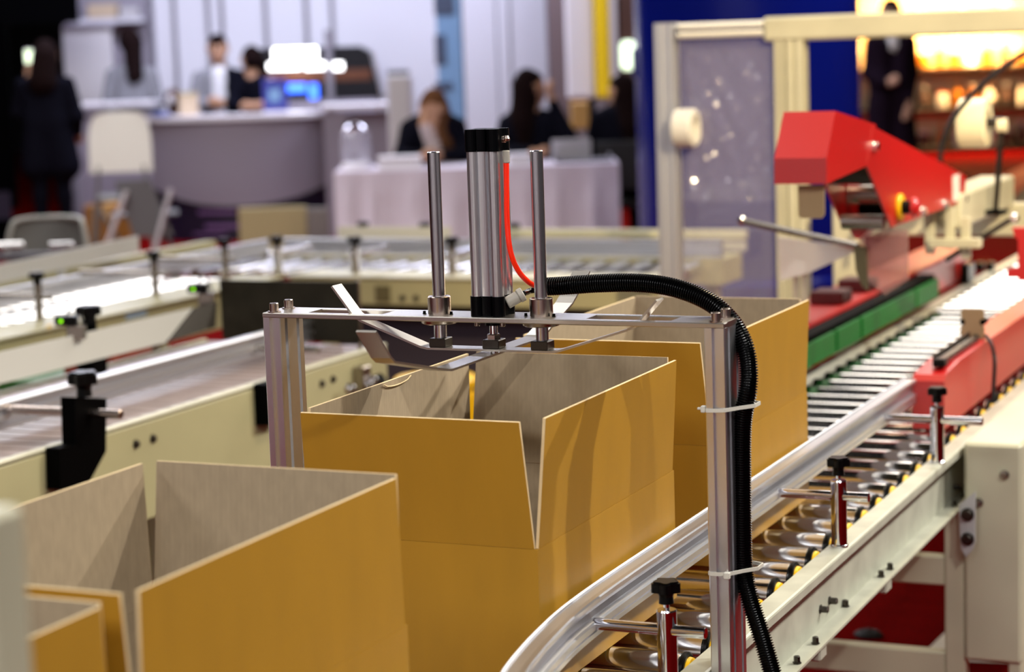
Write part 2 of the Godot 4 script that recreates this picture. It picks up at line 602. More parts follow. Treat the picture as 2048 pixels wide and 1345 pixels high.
# ---------------------------------------------------------------- hall
func hall() -> void:
	var st := mb()
	bx(st, Vector3(-24, -0.2, -30), Vector3(6, 0.0, 4.5))
	struct("floor", st, M.red_carpet)
	st = mb()
	bx(st, Vector3(-24, 6.0, -30), Vector3(6, 6.2, 4.5))
	struct("ceiling", st, M.hall_dark)
	st = mb()
	bx(st, Vector3(-24, 0, -30.2), Vector3(6, 6.0, -30))
	struct("wall_back", st, M.hall_grey)
	st = mb()
	bx(st, Vector3(-24, 0, 4.5), Vector3(6, 6.0, 4.7))
	struct("wall_front", st, M.hall_pale)
	st = mb()
	bx(st, Vector3(-24.2, 0, -30), Vector3(-24, 6.0, 4.5))
	struct("wall_left", st, M.hall_grey)
	st = mb()
	bx(st, Vector3(6, 0, -30), Vector3(6.2, 6.0, 4.5))
	struct("wall_right", st, M.hall_mid)

# ---------------------------------------------------------------- main roller conveyor
var conv_main: Node3D
const RT_Y := 0.683   # top of the rollers
const RX0 := -1.385
const RX1 := -0.925

func roller_mesh(l: float, r: float) -> ArrayMesh:
	var st := mb()
	lathe(st, frame_of(Vector3(0, 0, 0), Vector3(l, 0, 0)), [Vector2(r * 0.3, 0), Vector2(r - 0.002, 0), Vector2(r, 0.002), Vector2(r, l - 0.002), Vector2(r - 0.002, l), Vector2(r * 0.3, l)], 28)
	return st.commit()

func channel_poly(h: float, w: float, t: float, lip: float) -> PackedVector2Array:
	# C channel open to +x, its web at x = 0, top at y = 0; rounded outer edge on the top flange
	return PackedVector2Array([Vector2(0, 0), Vector2(w - 0.004, 0), Vector2(w - 0.001, -0.0015), Vector2(w, -0.004), Vector2(w, -lip), Vector2(w - t, -lip), Vector2(w - t, -t), Vector2(t, -t), Vector2(t, -h + t), Vector2(w, -h + t), Vector2(w, -h), Vector2(0, -h)])

func main_conveyor() -> void:
	var t := thing("roller_conveyor", "cream steel roller conveyor with chrome rollers and a bent guide rail carrying the open cartons", "conveyor", Vector3(-1.155, 0, -4.0))
	conv_main = t
	var o := -t.position
	var z0 := -0.6
	var z1 := -9.0
	# side rails: path runs towards -z, so the channel's +x is the world's +x
	var st := mb()
	sweep(st, [Vector3(-0.909, 0.675, z0) + o, Vector3(-0.909, 0.675, -4.42) + o], channel_poly(0.124, 0.0345, 0.004, 0.016))
	obj("side_rail", st, M.rail_paint, t)
	st = mb()
	sweep(st, [Vector3(-0.909, 0.675, -4.42) + o, Vector3(-0.909, 0.675, z1) + o], channel_poly(0.124, 0.0345, 0.004, 0.016))
	obj("side_rail", st, M.rail_paint, t)
	st = mb()
	var pl := PackedVector2Array()
	for p in channel_poly(0.124, 0.0345, 0.004, 0.016):
		pl.append(Vector2(-p.x, p.y))
	sweep(st, [Vector3(-1.392, 0.690, z0) + o, Vector3(-1.392, 0.690, z1) + o], pl)
	obj("side_rail", st, M.rail_paint, t)
	# rollers
	var rm := roller_mesh(RX1 - RX0, 0.027)
	var ring := mb()
	lathe(ring, frame_of(Vector3(RX1 - RX0, 0, 0), Vector3(RX1 - RX0 + 0.01, 0, 0)), [Vector2(0.012, -0.0005), Vector2(0.0268, -0.0005), Vector2(0.0285, 0.001), Vector2(0.0285, 0.006), Vector2(0.026, 0.008), Vector2(0.012, 0.008)], 24)
	var ringm := ring.commit()
	var cap := mb()
	lathe(cap, frame_of(Vector3(RX1 - RX0, 0, 0), Vector3(RX1 - RX0 + 0.01, 0, 0)), [Vector2(0.0, 0.008), Vector2(0.022, 0.008), Vector2(0.021, 0.013), Vector2(0.010, 0.016), Vector2(0.006, 0.016), Vector2(0, 0.016)], 20)
	var capm := cap.commit()
	var z := -2.5964 + 0.1035 * 19
	while z > z1 + 0.05:
		var r := mesh_node("roller", rm, M.roller_steel, t)
		r.position = Vector3(RX0, RT_Y - 0.027, z) + o
		if z > -5.6:
			mesh_node("end_ring", ringm, M.black_plastic, r, "black end ring")
			mesh_node("bearing_cap", capm, M.yellow_plastic, r, "yellow bearing cap")
		z -= 0.1035
	# bolts on the lower flange and the web
	for b in [[1594.0, 1327.0], [1631.0, 1288.0], [1661.0, 1211.0], [1780.0, 1139.0], [1762.0, 1154.0], [1909.0, 1012.0], [1932.0, 989.0]]:
		var p := at_y(b[0], b[1], 0.556)
		p.x = clampf(p.x, -0.9, -0.882)
		st = mb()
		bolt(st, p + o, Vector3.UP, 0.0052, 0.011)
		obj("bolt", st, M.dark_steel, t)
	for b in [[1640.0, 1219.0], [1658.0, 1202.0], [1908.0, 975.0]]:
		st = mb()
		var p := at_x(b[0], b[1], -0.905)
		bolt(st, p + o, Vector3.RIGHT, 0.0055, 0.014)
		obj("bolt", st, M.dark_steel, t)
	# stubs of adjusters under the rail
	for q in [[1640.0, 1310.0], [1772.0, 1180.0]]:
		st = mb()
		var p := at_x(q[0], q[1], -0.887)
		bx(st, Vector3(p.x - 0.012, 0.525, p.z - 0.02) + o, Vector3(p.x + 0.006, 0.551, p.z + 0.02) + o, 0.003)
		obj("bracket", st, M.rail_paint, t)
	# legs with cross bars
	for zl in [-2.05, -4.15, -6.3, -8.4]:
		for xl in [-1.405, -0.887]:
			st = mb()
			bx(st, Vector3(xl - 0.021, 0.02, zl - 0.02) + o, Vector3(xl + 0.021, 0.551, zl + 0.02) + o, 0.004)
			obj("leg", st, M.cream_paint, t)
			st = mb()
			lathe(st, Transform3D(Basis.IDENTITY, Vector3(xl, 0, zl) + o), [Vector2(0, 0), Vector2(0.03, 0), Vector2(0.03, 0.008), Vector2(0.008, 0.012), Vector2(0.008, 0.03), Vector2(0, 0.03)], 14)
			obj("foot", st, M.dark_steel, t)
		for yb in [0.19, 0.39]:
			st = mb()
			bx(st, Vector3(-1.385, yb, zl - 0.016) + o, Vector3(-0.908, yb + 0.06, zl + 0.016) + o, 0.003)
			obj("cross_bar", st, M.cream_paint, t)
	st = mb()
	bx(st, Vector3(-1.419, 0.20, -8.4) + o, Vector3(-1.391, 0.24, -2.05) + o, 0.003)
	obj("stretcher", st, M.cream_paint, t)

# ---------------------------------------------------------------- cartons
func board(called: String, q: Array, n: Vector3, parent: Node3D, plain := [], th := 0.004) -> MeshInstance3D:
	# q: four corners of the outer face in order; n: towards the outside
	var i: Array = []
	for p in q:
		i.append(p - n * th)
	var so := mb()
	quad(so, q[0], q[1], q[2], q[3], n)
	var si := mb()
	quad(si, i[0], i[1], i[2], i[3], -n)
	var se := mb()
	var mid: Vector3 = (q[0] + q[1] + q[2] + q[3]) * 0.25
	for k in 4:
		var a: Vector3 = q[k]
		var b: Vector3 = q[(k + 1) % 4]
		var e := (b - a).cross(n).normalized()
		if e.dot((a + b) * 0.5 - mid) < 0:
			e = -e
		quad(so if k in plain else se, a, b, i[(k + 1) % 4], i[k], e)
	var m := ArrayMesh.new()
	so.commit(m)
	si.commit(m)
	m.surface_set_material(0, M.kraft_outside)
	m.surface_set_material(1, M.kraft_inside)
	if plain.size() < 4:
		se.commit(m)
		m.surface_set_material(2, M.kraft_edge)
	return mesh_node(called, m, null, parent)

func carton(label: String, zn: float, zf: float, x0: float, x1: float, tilt: Array, tab := false) -> void:
	# tilt: how far the front, right, back and left flaps lean outwards (radians)
	var zc := (zn + zf) * 0.5
	var xc := (x0 + x1) * 0.5
	var hx := (x1 - x0) * 0.5
	var hz := (zn - zf) * 0.5
	var h := 0.193
	var fl := 0.166
	var t := thing("open_carton", label, "carton", Vector3(xc, RT_Y, zc), 0.0, "open cartons on the roller line")
	var dirs := [[Vector3.BACK, Vector3.RIGHT, hz, hx], [Vector3.RIGHT, Vector3.FORWARD, hx, hz], [Vector3.FORWARD, Vector3.LEFT, hz, hx], [Vector3.LEFT, Vector3.BACK, hx, hz]]
	for k in 4:
		var n: Vector3 = dirs[k][0]
		var s: Vector3 = dirs[k][1]
		var d: float = dirs[k][2]
		var w: float = dirs[k][3]
		var up := Vector3.UP
		# the score line stands back a little between panel and flap
		var wi := w if k % 2 == 0 else w - 0.0041
		board("wall_panel", [n * d - s * wi + up * 0.0005, n * d + s * wi + up * 0.0005, n * d + s * wi + up * (h - 0.0004), n * d - s * wi + up * (h - 0.0004)], n, t, [0, 1, 2, 3])
		var a: float = tilt[k]
		var ud := up * cos(a) + n * sin(a)
		var nn := n * cos(a) - up * sin(a)
		var b0 := n * (d - 0.0005) + up * h
		board("flap", [b0 - s * (w - 0.0045), b0 + s * (w - 0.0045), b0 + s * (w - 0.011) + ud * fl, b0 - s * (w - 0.011) + ud * fl], nn, t, [0])
	board("bottom", [Vector3(-hx + 0.005, 0.0005, -hz + 0.005), Vector3(hx - 0.005, 0.0005, -hz + 0.005), Vector3(hx - 0.005, 0.0005, hz - 0.005), Vector3(-hx + 0.005, 0.0005, hz - 0.005)], Vector3.DOWN, t)
	if tab:
		# torn glue tab on the left flap's top edge
		var a: float = tilt[3]
		var ud := Vector3.UP * cos(a) + Vector3.LEFT * sin(a)
		var p := Vector3.LEFT * (hx - 0.0065) + Vector3.UP * h + ud * (fl - 0.004)
		var st := mb()
		var path: Array = []
		for k in 9:
			var f := k / 8.0
			path.append(p + Vector3(0.0008, -0.0065 * pow(sin(PI * f), 0.5) + 0.002, 0.042 - 0.085 * f))
		tube(st, path, 0.0011, 6)
		obj("torn_edge", st, M.kraft_edge, t, "pale torn paper edge")

func cartons() -> void:
	carton("open carton with flaps up, end of the row opposite the sealing machine", -0.93, -1.447, -1.362, -1.032, [0.1, 0.0, 0.03, 0.02])
	carton("open carton with upright flaps, just before the one under the press", -1.482, -1.997, -1.362, -1.031, [0.03, 0.0, 0.07, 0.0])
	carton("open carton standing under the cross-shaped press foot", -2.355, -2.866, -1.360, -1.0285, [0.12, 0.075, 0.11, -0.03], true)
	carton("open carton waiting between the press and the red sealing machine", -3.055, -3.580, -1.362, -1.030, [0.14, 0.06, 0.02, -0.06])

# ---------------------------------------------------------------- flap press
func flap_press() -> void:
	var t := thing("flap_press", "aluminium gantry with a pneumatic cylinder holding a cross-shaped press foot", "machine", Vector3(-1.187, 0, -2.589))
	var o := -t.position
	var top := 1.1395
	# posts
	for s in [-1, 1]:
		var st := mb()
		var x := -1.5167 if s < 0 else -0.8581
		prism(st, Transform3D(Basis(Vector3.RIGHT, Vector3.FORWARD, Vector3.UP), Vector3(x, 0.56 if s > 0 else 0.05, -2.590) + o), slotted(0.0285, 0.066, 1, 2, 0.0075, 0.006), (top - 0.0072) - (0.56 if s > 0 else 0.05))
		obj("post", st, M.aluminium, t)
	var fs := mb()
	bx(fs, Vector3(-1.60, 0.0, -2.66) + o, Vector3(-1.44, 0.05, -2.52) + o, 0.005)
	obj("post_foot", fs, M.cream_paint, t)
	# cross plate with two slots, laid out as bars round the slots
	var x0 := -1.5309
	var x1 := -0.8439
	var za := -2.5561
	var zb := -2.6225
	var y0 := top - 0.0072
	var st := mb()
	var outer := PackedVector2Array([Vector2(x0 + 0.003, -za), Vector2(x1 - 0.003, -za), Vector2(x1, -za + 0.003), Vector2(x1, -zb - 0.003), Vector2(x1 - 0.003, -zb), Vector2(x0 + 0.003, -zb), Vector2(x0, -zb - 0.003), Vector2(x0, -za + 0.003)])
	# front bar, back bar, and the solid parts between the slots
	var s0 := [-1.463, -1.345]
	var s1 := [-1.041, -0.921]
	bx(st, Vector3(x0, y0, -2.570) + o, Vector3(x1, top, za) + o, 0.0012)
	bx(st, Vector3(x0, y0, zb) + o, Vector3(x1, top, -2.609) + o, 0.0012)
	bx(st, Vector3(x0, y0, -2.6095) + o, Vector3(s0[0], top, -2.5695) + o)
	bx(st, Vector3(s0[1], y0, -2.6095) + o, Vector3(s1[0], top, -2.5695) + o)
	bx(st, Vector3(s1[1], y0, -2.6095) + o, Vector3(x1, top, -2.5695) + o)
	outer.clear()
	obj("cross_plate", st, M.plate_steel, t)
	# socket screws on the ends
	for p in [Vector2(-1.5165, -2.566), Vector2(-1.5165, -2.607), Vector2(-0.8585, -2.566), Vector2(-0.8585, -2.607)]:
		st = mb()
		lathe(st, Transform3D(Basis.IDENTITY, Vector3(p.x, top, p.y) + o), [Vector2(0.0095, 0), Vector2(0.0095, 0.0016), Vector2(0.0066, 0.0016), Vector2(0.0066, 0.012), Vector2(0.006, 0.013), Vector2(0.0034, 0.013), Vector2(0.0034, 0.0085), Vector2(0, 0.0085)], 18)
		obj("screw", st, M.nickel, t)
	# cylinder: body of four rounded columns, black end caps
	var cx := -1.1855
	var cz := -2.589
	var col := PackedVector2Array()
	for k in 4:
		var a0 := -PI / 2 * k
		# the shallow middle of one face, then one round column at the corner, turned four times
		var pts := [Vector2(-0.0058, -0.0196), Vector2(-0.003, -0.0190), Vector2(0.0, -0.0188), Vector2(0.003, -0.0190), Vector2(0.0058, -0.0196)]
		for j in 15:
			var th := deg_to_rad(192.0 + 246.0 * j / 14.0)
			pts.append(Vector2(0.0150, -0.0150) + Vector2(cos(th), sin(th)) * 0.0085)
		for p in pts:
			col.append(p.rotated(-a0))
	st = mb()
	prism(st, Transform3D(Basis(Vector3.RIGHT, Vector3.FORWARD, Vector3.UP), Vector3(cx, top + 0.026, cz) + o), col, 0.199)
	var body := obj("cylinder_body", st, M.aluminium, t)
	body.set_meta("label", "ribbed aluminium cylinder barrel")
	var capc := PackedVector2Array()
	for p in col:
		capc.append(p * 1.065)
	for y in [[top - 0.0, 0.0275], [top + 0.2235, 0.030]]:
		st = mb()
		prism(st, Transform3D(Basis(Vector3.RIGHT, Vector3.FORWARD, Vector3.UP), Vector3(cx, y[0], cz) + o), capc, y[1])
		obj("cylinder_cap", st, M.black_anodised, t, "black cylinder end cap")
	# fittings
	st = mb()
	cyl(st, Vector3(cx + 0.0245, top + 0.239, cz + 0.006) + o, Vector3(cx + 0.031, top + 0.239, cz + 0.006) + o, 0.0045, 12, -1.0, 0.001)
	lathe(st, Transform3D(Basis.IDENTITY, Vector3(cx + 0.0315, top + 0.236, cz + 0.006) + o), [Vector2(0, 0), Vector2(0.0042, 0.001), Vector2(0.0048, 0.004), Vector2(0.003, 0.008), Vector2(0, 0.0085)], 12)
	obj("needle_valve", st, M.nickel, t)
	st = mb()
	cyl(st, Vector3(cx + 0.0295, top + 0.224, cz + 0.004) + o, Vector3(cx + 0.0295, top + 0.207, cz + 0.004) + o, 0.0048, 12, -1.0, 0.001)
	obj("hose_fitting", st, M.fitting_grey, t)
	st = mb()
	var fa := Vector3(cx + 0.022, top + 0.0165, cz + 0.002)
	var fb := Vector3(cx + 0.042, top + 0.0285, cz - 0.010)
	cyl(st, fa + o, fa.lerp(fb, 0.7) + o, 0.0085, 14, -1.0, 0.001)
	cyl(st, fa.lerp(fb, 0.7) + o, fb + o, 0.0098, 14, -1.0, 0.001)
	obj("hose_fitting", st, M.fitting_grey, t)
	# guide rods, collars, flanges
	for x in [-1.2665, -1.1135]:
		st = mb()
		cyl(st, Vector3(x, 1.105, -2.589) + o, Vector3(x, 1.363, -2.589) + o, 0.0088, 24, -1.0, 0.0012)
		obj("guide_rod", st, M.rod_steel, t)
		st = mb()
		lathe(st, Transform3D(Basis.IDENTITY, Vector3(x, top, -2.589) + o), [Vector2(0.016, 0), Vector2(0.016, 0.0235), Vector2(0.015, 0.0245), Vector2(0.0102, 0.0245), Vector2(0.0092, 0.022)], 26)
		obj("bushing", st, M.nickel, t)
		st = mb()
		lathe(st, Transform3D(Basis.IDENTITY, Vector3(x, y0 - 0.0065, -2.589) + o), [Vector2(0.009, 0), Vector2(0.0225, 0.0), Vector2(0.0255, 0.0015), Vector2(0.0265, 0.0065), Vector2(0.009, 0.0065)], 26)
		obj("bushing_flange", st, M.steel, t)
		for dx in [-0.0205, 0.0205]:
			st = mb()
			bolt(st, Vector3(x + dx, top, -2.583) + o, Vector3.UP, 0.0021, 0.004, 10)
			obj("screw", st, M.black_matt, t)
	# piston rod, nuts and the blocks that hold the foot
	st = mb()
	cyl(st, Vector3(cx, 1.085, -2.589) + o, Vector3(cx, y0, -2.589) + o, 0.0055, 16)
	obj("piston_rod", st, M.chrome, t)
	st = mb()
	cyl(st, Vector3(cx, y0 - 0.007, -2.589) + o, Vector3(cx, y0 + 0.001, -2.589) + o, 0.0115, 18)
	obj("rod_gland", st, M.black_anodised, t)
	st = mb()
	lathe(st, Transform3D(Basis.IDENTITY, Vector3(cx, 1.1055, -2.589) + o), [Vector2(0, 0), Vector2(0.0098, 0), Vector2(0.0098, 0.0065), Vector2(0.0085, 0.0078), Vector2(0, 0.0078)], 6, true)
	obj("lock_nut", st, M.nickel, t)
	for dx in [-0.018, 0.020]:
		st = mb()
		bolt(st, Vector3(cx + dx, y0, -2.575) + o, Vector3.DOWN, 0.0038, 0.007, 12)
		obj("screw", st, M.steel, t)
	for x in [-1.2665, cx, -1.1135]:
		st = mb()
		bx(st, Vector3(x - 0.0125, 1.0935, -2.6015) + o, Vector3(x + 0.0125, 1.1060, -2.5765) + o, 0.001)
		obj("foot_block", st, M.dark_steel, t)
	# cross-shaped foot of two bent strips
	st = mb()
	strip(st, [Vector3(-1.4285, 1.1755, -2.589) + o, Vector3(-1.3965, 1.1345, -2.589) + o, Vector3(-1.3845, 1.1270, -2.589) + o, Vector3(-1.2920, 1.0925, -2.589) + o, Vector3(-1.2820, 1.0905, -2.589) + o, Vector3(-1.0935, 1.0905, -2.589) + o, Vector3(-1.0850, 1.0920, -2.589) + o, Vector3(-0.9850, 1.1230, -2.589) + o, Vector3(-0.9720, 1.1310, -2.589) + o, Vector3(-0.9420, 1.1640, -2.589) + o], Vector3.BACK, 0.0275, 0.003)
	obj("foot_strip", st, M.plate_steel, t)
	st = mb()
	strip(st, [Vector3(cx - 0.008, 1.166, -2.236) + o, Vector3(cx - 0.008, 1.1290, -2.2720) + o, Vector3(cx - 0.008, 1.1215, -2.2830) + o, Vector3(cx - 0.008, 1.0890, -2.4310) + o, Vector3(cx - 0.008, 1.0872, -2.4420) + o, Vector3(cx - 0.008, 1.0872, -2.7400) + o, Vector3(cx - 0.008, 1.0890, -2.7500) + o, Vector3(cx - 0.008, 1.1220, -2.8600) + o, Vector3(cx - 0.008, 1.1300, -2.8760) + o, Vector3(cx - 0.008, 1.1620, -2.9340) + o], Vector3.LEFT, 0.0275, 0.003)
	obj("foot_strip", st, M.plate_steel, t)

	# corrugated conduit
	var c := thing("corrugated_conduit", "black corrugated cable conduit arching over the press and down its post", "conduit", Vector3(-0.83, 0.6, -2.61))
	o = -c.position
	var ctrl := [at_z(1086, 574, -2.640), at_z(1140, 571, -2.640), at_z(1200, 567, -2.640), at_z(1270, 566, -2.638), at_z(1330, 572, -2.634), at_z(1385, 588, -2.628), at_z(1430, 612, -2.622), at_z(1466, 648, -2.616), at_z(1488, 690, -2.610), at_z(1497, 735, -2.605), at_z(1496, 780, -2.60), at_z(1487, 830, -2.60), at_z(1484, 880, -2.60), at_z(1484, 960, -2.60), at_z(1485, 1050, -2.60), at_z(1488, 1140, -2.598), at_z(1500, 1200, -2.595), at_z(1522, 1270, -2.59), at_z(1544, 1345, -2.585), at_z(1566, 1430, -2.58), at_z(1585, 1530, -2.57)]
	var path := smooth_path(ctrl, 10)
	# resample to even steps so that the ribs are even
	var even: Array = [path[0]]
	var rad := PackedFloat32Array([0.0104])
	var stepl := 0.00085
	var acc := 0.0
	for i in path.size() - 1:
		var a: Vector3 = path[i]
		var b: Vector3 = path[i + 1]
		var l := a.distance_to(b)
		var pos := stepl - acc
		while pos <= l:
			even.append(a.lerp(b, pos / l))
			rad.append([0.0102, 0.0104, 0.0128, 0.0128][even.size() % 4])
			pos += stepl
		acc = l - (pos - stepl)
	st = mb()
	for i in even.size():
		even[i] += o
	tube(st, even, 0.012, 14, rad)
	var cm := obj("hose", st, M.conduit_black, c)
	cm.set_meta("label", "ribbed black hose")

	var hh := thing("air_hose", "bright orange air hose curving down beside the press cylinder", "hose", Vector3(cx, top, -2.6))
	o = -hh.position
	st = mb()
	var hp := smooth_path([Vector3(cx + 0.0295, top + 0.210, cz + 0.004), at_x(1013.0, 380, cx + 0.0295), at_x(1014.0, 440, cx + 0.0300), at_x(1018.5, 490, cx + 0.034), at_x(1028, 525, cx + 0.039), at_x(1045, 553, cx + 0.045), at_z(1068, 571, -2.625), at_z(1092, 575, -2.640)], 8)
	for i in hp.size():
		hp[i] += o
	tube(st, hp, 0.0037, 12)
	obj("tube", st, M.hose_orange, hh)
	var h2 := thing("air_hose", "short black air hose between the grey fitting and the conduit", "hose", Vector3(cx, top, -2.6))
	st = mb()
	hp = smooth_path([fb, fb.lerp(at_z(1062, 582, -2.635), 0.5), at_z(1062, 582, -2.635), at_z(1092, 577, -2.640)], 6)
	for i in hp.size():
		hp[i] -= h2.position
	tube(st, hp, 0.0040, 12)
	obj("tube", st, M.conduit_black, h2)
	# cable ties
	for k in 2:
		var y: float = at_z(1440, 822, -2.556).y if k == 0 else at_z(1440, 1149, -2.556).y
		var ct := thing("cable_tie", ["white cable tie with a stub end, upper one round post and conduit", "white cable tie round post and conduit beside the rollers"][k], "cable tie", Vector3(-0.858, y, -2.59), 0.0, "cable ties on the press post")
		st = mb()
		var loop: Array = []
		for q in [Vector2(-0.0155, -0.030), Vector2(-0.0155, 0.030), Vector2(-0.012, 0.0348), Vector2(0.012, 0.0348), Vector2(0.026, 0.016), Vector2(0.0425, 0.000), Vector2(0.0425, -0.022), Vector2(0.030, -0.030), Vector2(0.012, -0.036), Vector2(-0.012, -0.036), Vector2(-0.0155, -0.030)]:
			loop.append(Vector3(q.x, 0.002 * q.x / 0.04, q.y))
		for i in loop.size() - 1:
			var a: Vector3 = loop[i]
			var b: Vector3 = loop[i + 1]
			var xf := Transform3D(Basis((b - a).normalized(), Vector3.UP, (b - a).normalized().cross(Vector3.UP)), a)
			bx(st, Vector3(-0.0006, -0.0024, -0.0007), Vector3(a.distance_to(b) + 0.0006, 0.0024, 0.0007), 0.0, xf)
		obj("strap", st, M.tie_white, ct)
		st = mb()
		if k == 0:
			bx(st, Vector3(-0.021, -0.004, 0.026), Vector3(-0.0152, 0.005, 0.034), 0.001)
			bx(st, Vector3(-0.026, -0.0005, 0.028), Vector3(-0.02, 0.0025, 0.032), 0.0005)
		else:
			bx(st, Vector3(0.008, -0.005, 0.034), Vector3(0.016, 0.004, 0.041), 0.001)
		obj("lock_head", st, M.tie_white, ct)

# ---------------------------------------------------------------- guide rails
func star_knob(parent: Node3D, p: Vector3, r: float, h: float, called := "knob") -> void:
	# five-lobed black knob with its neck, p is its lower end
	var st := mb()
	lathe(st, Transform3D(Basis.IDENTITY, p), [Vector2(0, 0), Vector2(r * 0.50, 0), Vector2(r * 0.46, h * 0.30), Vector2(r * 0.58, h * 0.52), Vector2(r * 0.6, h * 0.55)], 20)
	var poly := PackedVector2Array()
	for k in 40:
		var a := TAU * k / 40.0
		poly.append(Vector2(cos(a), sin(a)) * r * (0.86 + 0.14 * cos(a * 5.0)))
	prism(st, Transform3D(Basis(Vector3.RIGHT, Vector3.FORWARD, Vector3.UP), p + Vector3(0, h * 0.50, 0)), poly, h * 0.40)
	var top := PackedVector2Array()
	for q in poly:
		top.append(q * 0.86)
	prism(st, Transform3D(Basis(Vector3.RIGHT, Vector3.FORWARD, Vector3.UP), p + Vector3(0, h * 0.88, 0)), top, h * 0.10)
	obj(called, st, M.black_plastic, parent, "black star knob")

func guide_rail() -> void:
	var t := conv_main
	var o := -t.position
	# cross-section: 30 mm wide, 46 mm high, ledge and slot facing the aisle; x grows away from the cartons
	var poly := PackedVector2Array([Vector2(0, 0), Vector2(0.002, 0.0015), Vector2(0.0045, 0), Vector2(0.0045, -0.0028), Vector2(0.022, -0.0042), Vector2(0.0225, 0.0), Vector2(0.029, 0), Vector2(0.0305, -0.002), Vector2(0.0300, -0.0080), Vector2(0.022, -0.0105), Vector2(0.0195, -0.0200), Vector2(0.022, -0.0270), Vector2(0.0290, -0.0290), Vector2(0.0310, -0.0320), Vector2(0.0305, -0.0400), Vector2(0.0285, -0.0405), Vector2(0.0285, -0.0425), Vector2(0.0305, -0.0430), Vector2(0.0300, -0.0500), Vector2(0.0, -0.0500)])
	var ctrl := [Vector3(-0.945, 0.793, -2.02), Vector3(-0.975, 0.793, -2.114), Vector3(-0.994, 0.793, -2.213), Vector3(-1.005, 0.793, -2.290), Vector3(-1.0135, 0.793, -2.367), Vector3(-1.0185, 0.793, -2.464), Vector3(-1.0205, 0.793, -2.60), Vector3(-1.0205, 0.793, -2.80), Vector3(-1.0205, 0.793, -3.3), Vector3(-1.0205, 0.793, -3.8), Vector3(-1.0205, 0.793, -4.27)]
	var path := smooth_path(ctrl, 7)
	for i in path.size():
		path[i] += o
	var st := mb()
	sweep(st, path, poly)
	obj("guide_rail", st, M.rail_aluminium, t, "bent aluminium guide rail")
	# posts with cross rods: [x, z, rod from x, rod to x]
	for p in [[-0.8925, -2.447, -0.992, -0.8395], [-0.891, -3.272, -0.992, -0.84], [-0.888, -3.985, -0.992, -0.80]]:
		st = mb()
		lathe(st, Transform3D(Basis.IDENTITY, Vector3(p[0], 0.675, p[1]) + o), [Vector2(0, 0), Vector2(0.0145, 0), Vector2(0.0145, 0.003), Vector2(0.013, 0.0045), Vector2(0.013, 0.109), Vector2(0.012, 0.111), Vector2(0.004, 0.111), Vector2(0.004, 0.121), Vector2(0, 0.121)], 26)
		var post := obj("clamp_post", st, M.chrome, t)
		star_knob(post, Vector3(p[0], 0.794, p[1]) + o, 0.0195, 0.030)
		st = mb()
		cyl(st, Vector3(p[2], 0.7595, p[1] + 0.002) + o, Vector3(p[3], 0.7595, p[1] + 0.002) + o, 0.0078, 18, -1.0, 0.001)
		obj("cross_rod", st, M.chrome, t)
		st = mb()
		cyl(st, Vector3(p[2] - 0.008, 0.7595, p[1] + 0.002) + o, Vector3(p[2], 0.7595, p[1] + 0.002) + o, 0.0055, 12)
		obj("rod_thread", st, M.dark_steel, t)
	# cream upright at the edge of the view
	var e := at_z(10, 1023, -1.0)
	var u := thing("cream_upright", "cream painted upright standing beside the first carton", "post", Vector3(e.x - 0.018, 0, -1.0))
	st = mb()
	bx(st, Vector3(-0.02, 0, -0.02), Vector3(0.018, e.y, 0.02), 0.004)
	obj("tube", st, M.cream_paint, u)
	st = mb()
	bx(st, Vector3(-0.05, 0, -0.05), Vector3(0.05, 0.008, 0.05), 0.002)
	obj("base_plate", st, M.cream_paint, u)

# ---------------------------------------------------------------- belt conveyor beyond the cartons
func rail_poly() -> PackedVector2Array:
	return PackedVector2Array([Vector2(0, 0), Vector2(0.004, 0.0015), Vector2(0.024, 0.0015), Vector2(0.028, -0.002), Vector2(0.028, -0.012), Vector2(0.020, -0.016), Vector2(0.020, -0.022), Vector2(0.028, -0.026), Vector2(0.030, -0.036), Vector2(0.021, -0.041), Vector2(0.021, -0.046), Vector2(0.028, -0.050), Vector2(0.028, -0.058), Vector2(0.0, -0.058)])

